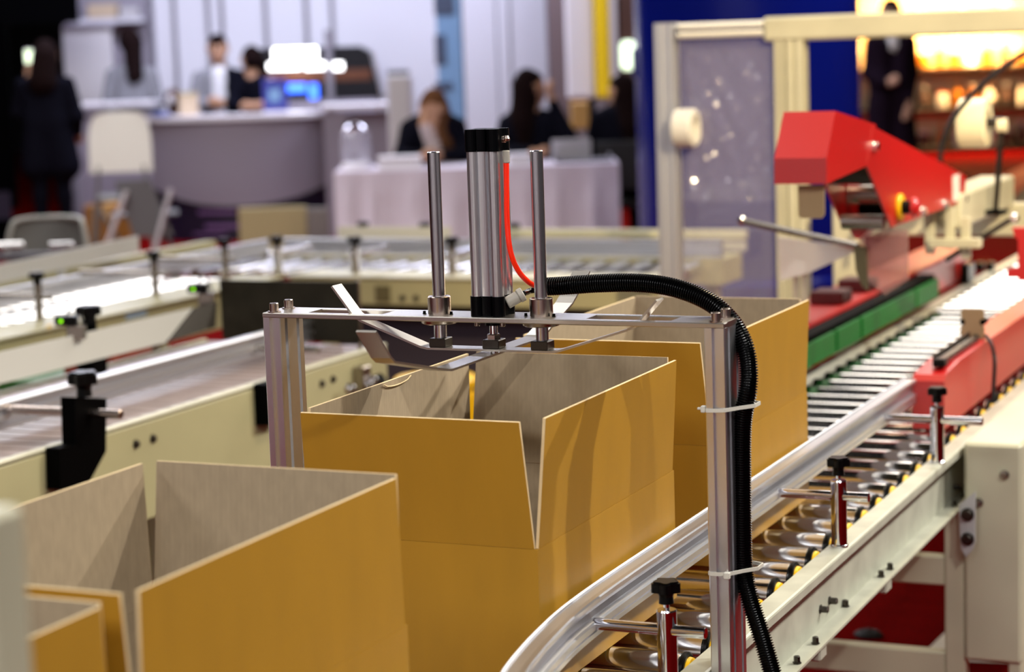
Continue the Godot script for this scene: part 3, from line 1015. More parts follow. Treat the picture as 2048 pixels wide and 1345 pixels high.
func belt_conveyor() -> void:
	var t := thing("belt_conveyor", "cream belt conveyor with a deep side panel behind the open cartons", "conveyor", Vector3(-2.95, 0, -3.9))
	var o := -t.position
	var z0 := -2.3
	var z1 := -5.115
	var st := mb()
	bx(st, Vector3(-2.684, 0.468, z1) + o, Vector3(-2.670, 0.690, z0) + o, 0.002)
	obj("side_panel", st, M.panel_paint, t)
	st = mb()
	bx(st, Vector3(-2.690, 0.6935, z1) + o, Vector3(-2.669, 0.7015, z0) + o, 0.0025)
	obj("top_strip", st, M.cream_paint, t)
	st = mb()
	bx(st, Vector3(-2.700, 0.6925, z1) + o, Vector3(-2.6915, 0.6985, z0) + o, 0.0015)
	obj("edge_strip", st, M.rail_aluminium, t)
	st = mb()
	bx(st, Vector3(-3.262, 0.468, z1) + o, Vector3(-3.248, 0.70, z0) + o, 0.002)
	obj("side_panel", st, M.panel_paint, t)
	# slats of the belt
	var sm := mb()
	bx(sm, Vector3(-3.240, -0.009, -0.0275), Vector3(-2.703, 0.0, 0.0275), 0.004)
	var slat := sm.commit()
	var z := z0 - 0.03
	while z > z1 + 0.02:
		var s := mesh_node("belt_slat", slat, M.belt_top, t)
		s.position = Vector3(0, 0.694, z) + o
		z -= 0.0600
	st = mb()
	bx(st, Vector3(-3.243, 0.60, z1) + o, Vector3(-2.702, 0.6845, z0) + o)
	obj("belt_bed", st, M.belt_seam, t)
	st = mb()
	cyl(st, Vector3(-3.24, 0.650, z1 - 0.012) + o, Vector3(-2.70, 0.650, z1 - 0.012) + o, 0.034, 20)
	obj("end_roller", st, M.black_matt, t)
	for b in [[271.0, 889.0], [305.0, 878.0], [643.0, 768.0], [665.0, 759.0]]:
		st = mb()
		bolt(st, at_x(b[0], b[1], -2.670) + o, Vector3.RIGHT, 0.008, 0.008, 14)
		obj("bolt", st, M.dark_steel, t)
	for xl in [-3.20, -2.73]:
		for zl in [-2.6, -4.75]:
			st = mb()
			bx(st, Vector3(xl - 0.025, 0.0, zl - 0.025) + o, Vector3(xl + 0.025, 0.62, zl + 0.025) + o, 0.004)
			obj("leg", st, M.panel_paint, t)
	# steel clamp near the end of the panel
	var c := at_x(719, 757, -2.66)
	st = mb()
	bx(st, Vector3(-2.670, c.y - 0.035, c.z - 0.022) + o, Vector3(-2.635, c.y + 0.034, c.z + 0.022) + o, 0.003)
	var cl := obj("clamp", st, M.steel, t)
	for q in [[700.0, 778.0], [744.0, 762.0], [735.0, 770.0]]:
		st = mb()
		bolt(st, at_x(q[0], q[1], -2.632) + o, Vector3(0.8, 0, 0.6).normalized(), 0.012, 0.02, 12)
		obj("clamp_bolt", st, M.chrome, cl)
	st = mb()
	var kp := at_x(752, 765, -2.64)
	cyl(st, kp + o, kp + o + Vector3(0.02, 0.012, 0.0), 0.019, 10, 0.016)
	obj("clamp_knob", st, M.black_plastic, cl)

	# guide rail on black brackets
	var g := t
	o = -g.position
	st = mb()
	var pl := rail_poly()
	sweep(st, [Vector3(-2.872, 0.775, z0) + o, Vector3(-2.872, 0.775, -5.19) + o], pl)
	obj("guide_rail", st, M.rail_aluminium, g)
	st = mb()
	var pp := PackedVector2Array()
	for q in [[110.0, 897.0], [143.0, 889.0], [140.0, 795.0], [204.0, 797.0], [203.0, 903.0], [168.0, 968.0], [112.0, 980.0]]:
		var p := at_x(q[0], q[1], -2.645)
		pp.append(Vector2(-p.z, p.y))
	# polygon in the plane across x: local x is -z, local y is up
	prism(st, Transform3D(Basis(Vector3.FORWARD, Vector3.UP, Vector3.RIGHT), Vector3(-2.669, 0, 0) + o), pp, 0.036)
	var br := obj("bracket", st, M.black_matt, g)
	star_knob(br, Vector3(-2.651, 0.792, -3.676) + o, 0.034, 0.055)
	st = mb()
	cyl(st, Vector3(-2.845, 0.758, -3.668) + o, Vector3(-2.553, 0.758, -3.668) + o, 0.0095, 16, -1.0, 0.0015)
	obj("cross_rod", st, M.nickel, g)
	st = mb()
	var b0 := at_x(529, 766, -2.65)
	var b1 := at_x(531, 850, -2.65)
	bx(st, Vector3(-2.669, b1.y, b0.z - 0.055) + o, Vector3(-2.633, b0.y, b0.z + 0.024) + o, 0.002)
	obj("bracket", st, M.black_matt, g)
	st = mb()
	var r0 := at_y(638, 700, 0.742)
	cyl(st, Vector3(-2.845, 0.742, r0.z) + o, Vector3(r0.x, 0.742, r0.z) + o, 0.0085, 14, -1.0, 0.001)
	obj("cross_rod", st, M.steel, g)

	# white guide plate on the far side, its folded end, posts and knob
	var w := t
	o = -w.position
	st = mb()
	var wp := PackedVector2Array([Vector2(-z0, 0.743), Vector2(4.795, 0.735), Vector2(4.94, 0.8115), Vector2(-z0, 0.8165)])
	prism(st, Transform3D(Basis(Vector3.FORWARD, Vector3.UP, Vector3.RIGHT), Vector3(-3.184, 0, 0) + o), wp, 0.004)
	obj("guide_plate", st, M.white_plate, w, "pale grey guide plate")
	st = mb()
	var q0 := Vector3(-3.182, 0.735, -4.795) + o
	var q1 := Vector3(-3.182, 0.8115, -4.94) + o
	var q2 := Vector3(-3.140, 0.822, -5.005) + o
	var q3 := Vector3(-3.150, 0.750, -5.005) + o
	var nn := (q3 - q0).cross(q1 - q0).normalized()
	quad(st, q0, q1, q2, q3, nn)
	quad(st, q0 - nn * 0.004, q1 - nn * 0.004, q2 - nn * 0.004, q3 - nn * 0.004, -nn)
	obj("folded_end", st, M.steel, w)
	st = mb()
	var k0 := at_x(180, 655, -3.21)
	cyl(st, Vector3(-3.21, 0.705, k0.z) + o, Vector3(-3.21, 0.83, k0.z) + o, 0.018, 14)
	bx(st, Vector3(-3.24, 0.62, k0.z - 0.035) + o, Vector3(-3.186, 0.755, k0.z + 0.03) + o, 0.003)
	var po := obj("clamp_post", st, M.black_matt, w)
	star_knob(po, Vector3(-3.21, 0.826, k0.z) + o, 0.036, 0.05)
	# sensors
	for k in 2:
		var px: float = [133.0, 396.0][k]
		var py: float = [641.0, 577.0][k]
		var p := at_x(px, py, -3.20)
		var s := thing("sensor", ["black photo sensor with a green light beside the plate's black knob", "black photo sensor with a green light at the folded plate end"][k], "sensor", p, 0.35, "photo sensors on the guide plate")
		st = mb()
		bx(st, Vector3(-0.028, -0.012, -0.016), Vector3(0.028, 0.012, 0.016), 0.003)
		obj("body", st, M.black_plastic, s)
		st = mb()
		cyl(st, Vector3(-0.010, 0.0, 0.016), Vector3(-0.010, 0.0, 0.018), 0.004, 12)
		obj("indicator", st, M.sensor_led, s, "green indicator light")
		st = mb()
		bx(st, Vector3(0.0, -0.05, -0.02), Vector3(0.045, -0.013, 0.012), 0.002)
		obj("bracket", st, M.steel, s)
		st = mb()
		tube(st, smooth_path([Vector3(0.0, 0.010, 0), Vector3(0.008, 0.03, -0.01), Vector3(0.02, 0.025, -0.03), Vector3(0.03, -0.02, -0.05)], 5), 0.0025, 8)
		obj("cable", st, M.black_plastic, s)
	# stop plate across the end of the belt
	var sp := t
	o = -sp.position
	st = mb()
	bx(st, Vector3(-3.138, 0.714, -5.023) + o, Vector3(-2.700, 0.8825, -5.017) + o, 0.0015)
	obj("stop_plate", st, M.stop_plate_steel, sp, "dark stained steel stop plate")
	st = mb()
	bx(st, Vector3(-2.712, 0.69, -5.033) + o, Vector3(-2.700, 0.884, -5.023) + o, 0.001)
	obj("edge_flange", st, M.steel, sp)
	# things under and behind the belt
	var bk := thing("plastic_canister", "yellow plastic canister with a white label on the floor behind the belt conveyor", "canister", Vector3(-2.96, 0, -6.0))
	st = mb()
	lathe(st, Transform3D(Basis.IDENTITY, Vector3.ZERO), [Vector2(0, 0), Vector2(0.115, 0), Vector2(0.13, 0.02), Vector2(0.13, 0.20), Vector2(0.125, 0.21), Vector2(0.13, 0.22), Vector2(0.13, 0.40), Vector2(0.115, 0.43)], 28)
	obj("body", st, M.yellow_plastic, bk)
	st = mb()
	lathe(st, Transform3D(Basis.IDENTITY, Vector3(0, 0.43, 0)), [Vector2(0.118, 0), Vector2(0.137, 0.0), Vector2(0.137, 0.022), Vector2(0.128, 0.03), Vector2(0, 0.03)], 28)
	obj("lid", st, M.yellow_plastic, bk)
	st = mb()
	for i in 7:
		var a0 := 0.35 + i * 0.17
		var a1 := a0 + 0.17
		var d0 := Vector3(cos(a0), 0, sin(a0))
		var d1 := Vector3(cos(a1), 0, sin(a1))
		quad(st, d0 * 0.1315 + Vector3.UP * 0.25, d1 * 0.1315 + Vector3.UP * 0.25, d1 * 0.1315 + Vector3.UP * 0.37, d0 * 0.1315 + Vector3.UP * 0.37, (d0 + d1).normalized())
	obj("label", st, M.label_lilac, bk, "white and pink paper label")
	var pc := thing("printed_carton", "small printed carton in red, yellow and green standing behind the belt", "carton", Vector3(-3.62, 0.0, -5.0))
	st = mb()
	bx(st, Vector3(-0.18, 0, -0.14), Vector3(0.20, 0.56, 0.14), 0.003)
	obj("body", st, M.print_olive, pc)
	st = mb()
	bx(st, Vector3(-0.181, 0.56, -0.141), Vector3(0.201, 0.60, 0.141), 0.002)
	obj("lid", st, M.print_green, pc, "green lid")
	st = mb()
	bx(st, Vector3(0.02, 0.60, -0.10), Vector3(0.19, 0.68, 0.10), 0.003)
	obj("inner_pack", st, M.print_red, pc, "red and orange pack on top")

# ---------------------------------------------------------------- roller conveyor loop behind
func roller_loop() -> void:
	var t := thing("roller_conveyor", "cream roller conveyor leading away behind the belt, with glaring rollers", "conveyor", Vector3(-4.35, 0, -5.2))
	var o := -t.position
	var za := -2.8
	var zb := -6.64
	var st := mb()
	bx(st, Vector3(-4.085, 0.692, zb - 0.03) + o, Vector3(-3.885, 0.700, za) + o, 0.003)
	obj("cover_strip", st, M.panel_paint, t)
	st = mb()
	bx(st, Vector3(-3.915, 0.56, zb - 0.03) + o, Vector3(-3.903, 0.690, za) + o, 0.002)
	obj("side_panel", st, M.panel_paint, t)
	st = mb()
	bx(st, Vector3(-4.80, 0.56, -7.58) + o, Vector3(-4.745, 0.735, za) + o, 0.003)
	obj("side_panel", st, M.panel_paint, t)
	var rm := roller_mesh(0.655, 0.025)
	var z := za - 0.05
	while z > zb:
		var r := mesh_node("roller", rm, M.roller_steel, t)
		r.position = Vector3(-4.742, 0.669, z) + o
		z -= 0.078
	for zl in [-3.2, -5.9]:
		for xl in [-4.77, -3.94]:
			st = mb()
			bx(st, Vector3(xl - 0.025, 0, zl - 0.025) + o, Vector3(xl + 0.025, 0.58, zl + 0.025) + o, 0.004)
			obj("leg", st, M.panel_paint, t)
	st = mb()
	var a := at_x(262, 626, -3.902)
	bx(st, Vector3(-3.903, a.y - 0.02, a.z - 0.09) + o, Vector3(-3.9018, a.y + 0.012, a.z + 0.03) + o)
	obj("sticker", st, M.sticker_blue, t, "pale blue sticker")
	st = mb()
	a = at_x(99, 657, -3.902)
	bx(st, Vector3(-3.903, a.y - 0.010, a.z - 0.012) + o, Vector3(-3.9018, a.y + 0.010, a.z + 0.012) + o)
	obj("sticker", st, M.yellow_plastic, t, "yellow sticker")
	# its guide rail with posts
	var g := t
	o = -g.position
	st = mb()
	sweep(st, [Vector3(-4.372, 0.764, za) + o, Vector3(-4.372, 0.764, -7.34) + o], rail_poly())
	obj("guide_rail", st, M.rail_aluminium, g)
	for q in [[62.0, 640.0], [292.0, 590.0], [448.0, 560.0]]:
		var p := at_y(q[0], q[1], 0.70)
		st = mb()
		cyl(st, Vector3(-4.04, 0.70, p.z) + o, Vector3(-4.04, 0.815, p.z) + o, 0.0125, 14)
		var po := obj("clamp_post", st, M.steel, g)
		star_knob(po, Vector3(-4.04, 0.812, p.z) + o, 0.026, 0.04)
		st = mb()
		cyl(st, Vector3(-4.35, 0.775, p.z) + o, Vector3(-3.99, 0.775, p.z) + o, 0.009, 12)
		obj("cross_rod", st, M.steel, g)
	# far guide plate
	var w := t
	o = -w.position
	st = mb()
	var p0 := at_y(0, 530, 0.82)
	var p1 := at_y(275, 472, 0.82)
	var dd := (p1 - p0).normalized()
	var qa := p0 - dd * 1.6
	var xf := Transform3D(Basis(dd, Vector3.UP, dd.cross(Vector3.UP)), qa + o)
	bx(st, Vector3(0, -0.062, -0.004), Vector3(qa.distance_to(p1), 0.0, 0.004), 0.001, xf)
	obj("guide_board", st, M.white_plate, w)
	for f in [0.35, 1.30, 2.05]:
		var s1 := mb()
		bx(s1, Vector3(f, -0.125, -0.03), Vector3(f + 0.022, -0.05, -0.004), 0.002, xf)
		obj("bracket", s1, M.white_plate, w)

	# crossing conveyor at the back
	var c := thing("roller_conveyor", "cream roller conveyor crossing behind the press, its rollers pointing away", "conveyor", Vector3(-3.0, 0, -7.1))
	o = -c.position
	var xa := -4.70
	var xb := -2.44
	st = mb()
	bx(st, Vector3(-3.885, 0.692, -6.885) + o, Vector3(xb, 0.700, -6.675) + o, 0.003)
	obj("cover_strip", st, M.cream_paint, c)
	st = mb()
	bx(st, Vector3(-3.88, 0.595, -6.70) + o, Vector3(xb, 0.690, -6.688) + o, 0.002)
	obj("side_panel", st, M.panel_paint, c)
	st = mb()
	bx(st, Vector3(xa, 0.60, -7.62) + o, Vector3(xb, 0.700, -7.38) + o, 0.003)
	obj("side_panel", st, M.panel_paint, c)
	var rs := mb()
	lathe(rs, frame_of(Vector3(0, 0, -7.385), Vector3(0, 0, -6.885)), [Vector2(0.008, 0), Vector2(0.023, 0), Vector2(0.025, 0.002), Vector2(0.025, 0.498), Vector2(0.023, 0.5), Vector2(0.008, 0.5)], 24)
	var rsm := rs.commit()
	var x := xa + 0.1
	while x < xb:
		var r := mesh_node("roller", rsm, M.roller_steel, c)
		r.position = Vector3(x, 0.672, 0) + o
		x += 0.094
	for xl in [-3.75, -2.52]:
		for zl in [-6.74, -7.5]:
			st = mb()
			bx(st, Vector3(xl - 0.025, 0, zl - 0.025) + o, Vector3(xl + 0.025, 0.60, zl + 0.025) + o, 0.004)
			obj("leg", st, M.panel_paint, c)
	# control plate and bolts on the near side
	for q in [[752.0, 572.0, 780.0, 604.0]]:
		var u := at_z(q[0], q[3], -6.687)
		var v := at_z(q[2], q[1], -6.687)
		st = mb()
		bx(st, Vector3(u.x, u.y, -6.688) + o, Vector3(v.x, v.y, -6.682) + o, 0.001)
		obj("nameplate", st, M.plate_olive, c)
	for q in [[805.0, 597.0], [832.0, 597.0]]:
		st = mb()
		bolt(st, at_z(q[0], q[1], -6.687) + o, Vector3.BACK, 0.009, 0.006, 12)
		obj("bolt", st, M.dark_steel, c)
	st = mb()
	bx(st, Vector3(-3.80, 0.02, -6.92) + o, Vector3(-2.46, 0.585, -6.90) + o)
	obj("skirt_panel", st, M.purple_grey, c, "grey purple panel under the conveyor")
	# posts with knobs along the near side
	var g2 := c
	o = -g2.position
	for q in [[575.0, 543.0], [713.0, 549.0], [902.0, 553.0]]:
		var p := at_y(q[0], q[1], 0.70)
		st = mb()
		cyl(st, Vector3(p.x, 0.70, -6.73) + o, Vector3(p.x, 0.80, -6.73) + o, 0.017, 16)
		var po := obj("clamp_post", st, M.chrome, g2)
		star_knob(po, Vector3(p.x, 0.80, -6.73) + o, 0.028, 0.04)
		st = mb()
		cyl(st, Vector3(p.x - 0.004, 0.775, -6.98) + o, Vector3(p.x - 0.004, 0.775, -6.66) + o, 0.012, 14)
		obj("cross_rod", st, M.chrome, g2)
	st = mb()
	sweep(st, [Vector3(-4.3, 0.765, -7.40) + o, Vector3(xb, 0.765, -7.40) + o], rail_poly())
	obj("guide_rail", st, M.rail_aluminium, g2)
	var g3 := c
	o = -g3.position
	st = mb()
	bx(st, Vector3(-4.22, 0.705, -7.70) + o, Vector3(-3.70, 0.785, -7.69) + o, 0.002)
	obj("guide_board", st, M.white_plate, g3)
	st = mb()
	bx(st, Vector3(-3.58, 0.745, -7.70) + o, Vector3(-2.44, 0.780, -7.66) + o, 0.002)
	obj("guide_board", st, M.cream_paint, g3)
	st = mb()
	bx(st, Vector3(-3.58, 0.700, -7.68) + o, Vector3(-2.44, 0.738, -7.67) + o, 0.002)
	obj("guide_board", st, M.white_plate, g3)
	for q in [[728.0, 458.0], [852.0, 460.0], [1030.0, 462.0]]:
		var p := at_z(q[0], q[1], -7.72)
		st = mb()
		cyl(st, Vector3(p.x, 0.70, -7.715) + o, Vector3(p.x, p.y, -7.715) + o, 0.012, 12)
		var po := obj("clamp_post", st, M.steel, g3)
		star_knob(po, Vector3(p.x, p.y - 0.004, -7.715) + o, 0.026, 0.036)

# ---------------------------------------------------------------- case sealer on the roller line
func side_prism(parent: Node3D, called: String, pix: Array, xr: float, w: float, o: Vector3, m: Material, label := "") -> MeshInstance3D:
	# outline given by pixels on the upright plane x = xr, w thick towards -x
	var pp := PackedVector2Array()
	for q in pix:
		var p := at_x(q[0], q[1], xr)
		pp.append(Vector2(-p.z, p.y))
	var st := mb()
	prism(st, Transform3D(Basis(Vector3.FORWARD, Vector3.UP, Vector3.RIGHT), Vector3(xr - w, 0, 0) + o), pp, w)
	return obj(called, st, m, parent, label)

func face_prism(parent: Node3D, called: String, pix: Array, z: float, w: float, o: Vector3, m: Material, label := "") -> MeshInstance3D:
	# outline given by pixels on the upright plane across z, w thick towards -z
	var pp := PackedVector2Array()
	for q in pix:
		var p := at_z(q[0], q[1], z)
		pp.append(Vector2(p.x, p.y))
	var st := mb()
	prism(st, Transform3D(Basis(Vector3.RIGHT, Vector3.UP, Vector3.BACK), Vector3(0, 0, z - w) + o), pp, w)
	return obj(called, st, m, parent, label)

func case_sealer() -> void:
	var t := thing("case_sealer", "red carton sealing machine with green side belts over the roller line", "machine", Vector3(-1.2, 0, -5.2))
	var o := -t.position
	var st := mb()
	# right-hand drive housing
	var prof := PackedVector2Array([Vector2(4.25, 0.690), Vector2(4.25, 0.790), Vector2(4.262, 0.802), Vector2(4.40, 0.812), Vector2(6.9, 0.812), Vector2(6.9, 0.690)])
	prism(st, Transform3D(Basis(Vector3.FORWARD, Vector3.UP, Vector3.RIGHT), Vector3(-0.998, 0, 0) + o), prof, 0.066)
	var h := obj("drive_housing", st, M.red_paint, t)
	st = mb()
	bx(st, Vector3(-0.966, 0.812, -4.66) + o, Vector3(-0.944, 0.826, -4.30) + o, 0.003)
	obj("slide_bar", st, M.steel, h)
	st = mb()
	bx(st, Vector3(-0.972, 0.8122, -4.68) + o, Vector3(-0.967, 0.834, -4.32) + o, 0.001)
	obj("slide_bar", st, M.dark_steel, h)
	st = mb()
	bx(st, Vector3(-0.966, 0.813, -4.32) + o, Vector3(-0.940, 0.829, -4.295) + o, 0.002)
	obj("end_stop", st, M.black_plastic, h)
	# beige plate with two holes: ring segments round the holes are part of one bored plate
	var c := at_z(1945, 650, -4.72)
	st = mb()
	var hp := PackedVector2Array([Vector2(-0.027, -0.036), Vector2(0.027, -0.036), Vector2(0.027, -0.002)])
	for k in 7:
		var a := -PI / 2 - PI * k / 6.0
		hp.append(Vector2(0.024, 0.006) + Vector2(cos(a), sin(a)) * 0.008)
	hp.append_array(PackedVector2Array([Vector2(0.027, 0.014), Vector2(0.026, 0.032), Vector2(0.022, 0.036), Vector2(-0.022, 0.036), Vector2(-0.026, 0.032), Vector2(-0.027, 0.014)]))
	for k in 7:
		var a := PI / 2 - PI * k / 6.0
		hp.append(Vector2(-0.024, 0.006) + Vector2(cos(a), sin(a)) * 0.008)
	hp.append(Vector2(-0.027, -0.002))
	prism(st, Transform3D(Basis.IDENTITY, c + Vector3(0, 0, -0.004) + o), hp, 0.006)
	obj("guide_block", st, M.beige_plate, t)
	for dx in [-0.022, 0.022]:
		st = mb()
		cyl(st, c + Vector3(dx, 0.006, -0.03) + o, c + Vector3(dx, 0.006, 0.001) + o, 0.007, 14)
		obj("pin", st, M.black_matt, t)
	st = mb()
	cyl(st, c + Vector3(0.008, -0.03, 0.0) + o, c + Vector3(0.008, -0.03, 0.03) + o, 0.009, 12)
	obj("clamp_knob", st, M.black_plastic, t)
	st = mb()
	var cp := smooth_path([at_z(1972, 672, -4.70), at_z(1983, 690, -4.66), at_z(1989, 720, -4.62), at_z(1988, 760, -4.60), at_z(1985, 808, -4.58)], 6)
	for i in cp.size():
		cp[i] += o
	tube(st, cp, 0.0045, 8)
	obj("cable", st, M.black_plastic, t)
	for zz in [-5.2, -5.9]:
		st = mb()
		bx(st, Vector3(-0.9315, 0.70, zz - 0.004) + o, Vector3(-0.9300, 0.806, zz + 0.004) + o)
		obj("panel_seam", st, M.dark_red, t)
	# left drive: green belt runs with gaps standing in for guide shadows, black top band, red cover
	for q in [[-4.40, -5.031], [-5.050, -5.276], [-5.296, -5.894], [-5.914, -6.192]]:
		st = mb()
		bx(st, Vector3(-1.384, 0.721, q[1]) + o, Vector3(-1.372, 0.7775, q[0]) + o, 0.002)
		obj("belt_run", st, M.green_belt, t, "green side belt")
	st = mb()
	bx(st, Vector3(-1.43, 0.715, -6.20) + o, Vector3(-1.386, 0.789, -4.38) + o, 0.002)
	obj("belt_guide", st, M.black_matt, t)
	st = mb()
	bx(st, Vector3(-1.58, 0.70, -6.9) + o, Vector3(-1.432, 0.800, -4.55) + o, 0.006)
	obj("drive_housing", st, M.red_paint, t)
	for q in [[1745.0, 600.0], [1790.0, 575.0]]:
		var p := at_y(q[0], q[1], 0.81)
		st = mb()
		bx(st, Vector3(-1.53, 0.80, p.z - 0.05) + o, Vector3(-1.44, 0.835, p.z + 0.05) + o, 0.004)
		obj("bearing_block", st, M.dark_red, t)
	# top arm: closed head, then two parallel side plates with works between
	side_prism(t, "arm_head", [[1653, 316], [1653, 368], [1736, 331], [1752, 256], [1752, 249], [1671, 222]], -1.18, 0.113, o, M.red_paint)
	var plate := [[1745, 254], [1752, 256], [1932, 352], [1929, 402], [1784, 455], [1733, 327]]
	side_prism(t, "side_plate", plate, -1.1795, 0.006, o, M.red_paint)
	var sp := mb()
	var pp := PackedVector2Array()
	for q in plate:
		var p := at_x(q[0], q[1], -1.18)
		pp.append(Vector2(-p.z, p.y))
	prism(sp, Transform3D(Basis(Vector3.FORWARD, Vector3.UP, Vector3.RIGHT), Vector3(-1.299, 0, 0) + o), pp, 0.006)
	obj("side_plate", sp, M.red_paint, t)
	st = mb()
	bx(st, Vector3(-1.292, 1.06, -5.60) + o, Vector3(-1.187, 1.10, -4.95) + o, 0.004)
	obj("tape_carrier", st, M.black_matt, t)
	for q in [[-4.75, 1.19, 0.028], [-4.86, 1.13, 0.022], [-4.80, 1.07, 0.018], [-5.0, 1.16, 0.03]]:
		st = mb()
		cyl(st, Vector3(-1.290, q[1], q[0]) + o, Vector3(-1.19, q[1], q[0]) + o, q[2], 16)
		obj("tape_roller", st, M.steel if q[2] < 0.025 else M.green_dark, t)
	for q in [[1748.0, 293.0], [1843.0, 422.0], [1888.0, 408.0], [1926.0, 397.0]]:
		st = mb()
		bolt(st, at_x(q[0], q[1], -1.1795) + o, Vector3.RIGHT, 0.010, 0.012, 14)
		obj("bolt", st, M.chrome, t)
	# emergency stop
	var e := at_x(1797, 415, -1.1795)
	st = mb()
	cyl(st, e + o, e + Vector3(0.010, 0, 0) + o, 0.032, 22, -1.0, 0.002)
	var es := obj("stop_button", st, M.yellow_plastic, t, "yellow emergency stop ring")
	st = mb()
	cyl(st, e + Vector3(0.010, 0, 0) + o, e + Vector3(0.030, 0, 0) + o, 0.016, 16)
	obj("collar", st, M.black_plastic, es)
	st = mb()
	lathe(st, frame_of(e + Vector3(0.030, 0, 0) + o, e + Vector3(0.05, 0, 0) + o), [Vector2(0.016, 0), Vector2(0.024, 0.004), Vector2(0.024, 0.012), Vector2(0.018, 0.018), Vector2(0, 0.020)], 18)
	obj("mushroom_head", st, M.red_paint, es)
	var l0 := at_x(1905, 352, -1.1795)
	var l1 := at_x(1919, 399, -1.1795)
	st = mb()
	bx(st, Vector3(-1.1796, l1.y, l1.z) + o, Vector3(-1.1784, l0.y, l0.z) + o)
	obj("label_plate", st, M.label_white, t, "white label strip")
	# hanging front plate
	face_prism(t, "front_tongue", [[1596, 371], [1648, 371], [1648, 430], [1643, 437], [1601, 437], [1597, 430]], -4.30, 0.006, o, M.beige_plate, "beige plate under the arm")
	# funnel, clear guard and comb
	face_prism(t, "funnel", [[1697, 455], [1744, 455], [1717, 479], [1708, 476]], -4.82, 0.10, o, M.red_paint)
	face_prism(t, "clear_guard", [[1728, 478], [1775, 455], [1815, 462], [1816, 560], [1770, 590], [1738, 560]], -4.90, 0.006, o, M.pink_acrylic, "clear acrylic guard")
	face_prism(t, "comb_plate", [[1707, 492], [1732, 495], [1735, 582], [1722, 570], [1711, 540]], -4.88, 0.012, o, M.plate_olive)
	# cream side tray with lever
	face_prism(t, "side_tray", [[1556, 474], [1704, 497], [1706, 506], [1616, 547], [1560, 562]], -5.0, 0.012, o, M.white_gloss)
	st = mb()
	var a0 := at_z(1484, 442, -5.12)
	var a1 := at_z(1716, 493, -4.95)
	cyl(st, a0 + o, a1 + o, 0.0085, 12)
	var lv := obj("lever", st, M.steel, t)
	st = mb()
	lathe(st, Transform3D(Basis.IDENTITY, a0 + o + Vector3(0, -0.012, 0)), [Vector2(0, 0), Vector2(0.009, 0.003), Vector2(0.012, 0.012), Vector2(0.009, 0.021), Vector2(0, 0.024)], 14)
	obj("lever_knob", st, M.chrome, lv)
	for px in [1592.0, 1609.0]:
		var p := at_z(px, 560, -5.02)
		st = mb()
		bx(st, Vector3(p.x - 0.008, 0.80, -5.03) + o, Vector3(p.x + 0.008, p.y + 0.03, -5.014) + o, 0.002)
		obj("tray_post", st, M.cream_paint, t)
	# frame of the sealer: columns and beam behind the arm
	for x in [-1.68, -0.80]:
		st = mb()
		bx(st, Vector3(x - 0.04, 0.0, -6.36) + o, Vector3(x + 0.04, 1.02, -6.28) + o, 0.005)
		obj("column", st, M.cream_paint, t)
	st = mb()
	bx(st, Vector3(-1.68, 0.895, -6.355) + o, Vector3(-0.72, 0.992, -6.285) + o, 0.006)
	obj("cross_beam", st, M.cream_paint, t)
	st = mb()
	bx(st, Vector3(-1.27, 0.985, -6.3) + o, Vector3(-1.17, 1.075, -5.55) + o, 0.005)
	obj("arm_mount", st, M.cream_paint, t)
	for q in [[1860.0, 470.0], [1900.0, 460.0], [1932.0, 480.0]]:
		var p := at_z(q[0], q[1], -5.5)
		st = mb()
		bx(st, Vector3(p.x - 0.012, p.y - 0.05, -5.51) + o, Vector3(p.x + 0.012, p.y + 0.06, -5.49) + o, 0.002)
		obj("strut", st, M.cream_paint, t)
	st = mb()
	var k0 := at_z(1860, 486, -5.48)
	var k1 := at_z(1962, 486, -5.48)
	bx(st, Vector3(k0.x, k0.y - 0.012, -5.50) + o, Vector3(k1.x, k0.y + 0.012, -5.46) + o, 0.002)
	obj("strut_bar", st, M.cream_paint, t)
	# tape roll on its stand
	var r := at_x(1952, 246, -1.20)
	st = mb()
	lathe(st, frame_of(Vector3(r.x - 0.045, r.y, r.z) + o, Vector3(r.x + 0.05, r.y, r.z) + o), [Vector2(0.03, 0), Vector2(0.064, 0), Vector2(0.069, 0.004), Vector2(0.069, 0.076), Vector2(0.064, 0.08), Vector2(0.034, 0.08), Vector2(0.034, 0.06)], 28)
	obj("tape_roll", st, M.tape_cream, t, "cream roll of sealing tape")
	st = mb()
	cyl(st, Vector3(r.x - 0.05, r.y, r.z) + o, Vector3(r.x + 0.075, r.y, r.z) + o, 0.014, 14)
	obj("spindle", st, M.dark_steel, t)
	st = mb()
	cyl(st, Vector3(r.x + 0.06, r.y - 0.008, r.z) + o, Vector3(r.x + 0.085, r.y - 0.008, r.z) + o, 0.020, 14)
	obj("spindle_nut", st, M.tape_cream, t)
	st = mb()
	var rb := at_z(1991, 420, r.z)
	cyl(st, Vector3(r.x + 0.072, r.y, r.z) + o, rb + o, 0.0085, 12)
	obj("stand_rod", st, M.dark_steel, t)
	st = mb()
	bx(st, rb + o + Vector3(-0.07, -0.012, -0.03), rb + o + Vector3(0.03, 0.0, 0.03), 0.003)
	obj("stand_base", st, M.black_matt, t)
	st = mb()
	var ap := smooth_path([at_z(1879, 330, -5.8), at_z(1886, 285, -5.8), at_z(1905, 240, -5.8), at_z(1935, 200, -5.8), at_z(1975, 160, -5.8), at_z(2030, 118, -5.8), at_z(2090, 80, -5.8)], 8)
	for i in ap.size():
		ap[i] += o
	tube(st, ap, 0.0075, 10)
	obj("cable", st, M.cable_brown, t)
	# spring arm and red handles
	st = mb()
	cyl(st, at_z(1892, 520, -5.6) + o, at_z(2024, 438, -5.6) + o, 0.0075, 10)
	var ra := obj("spring_arm", st, M.cable_brown, t)
	st = mb()
	var rk := at_z(2028, 437, -5.6)
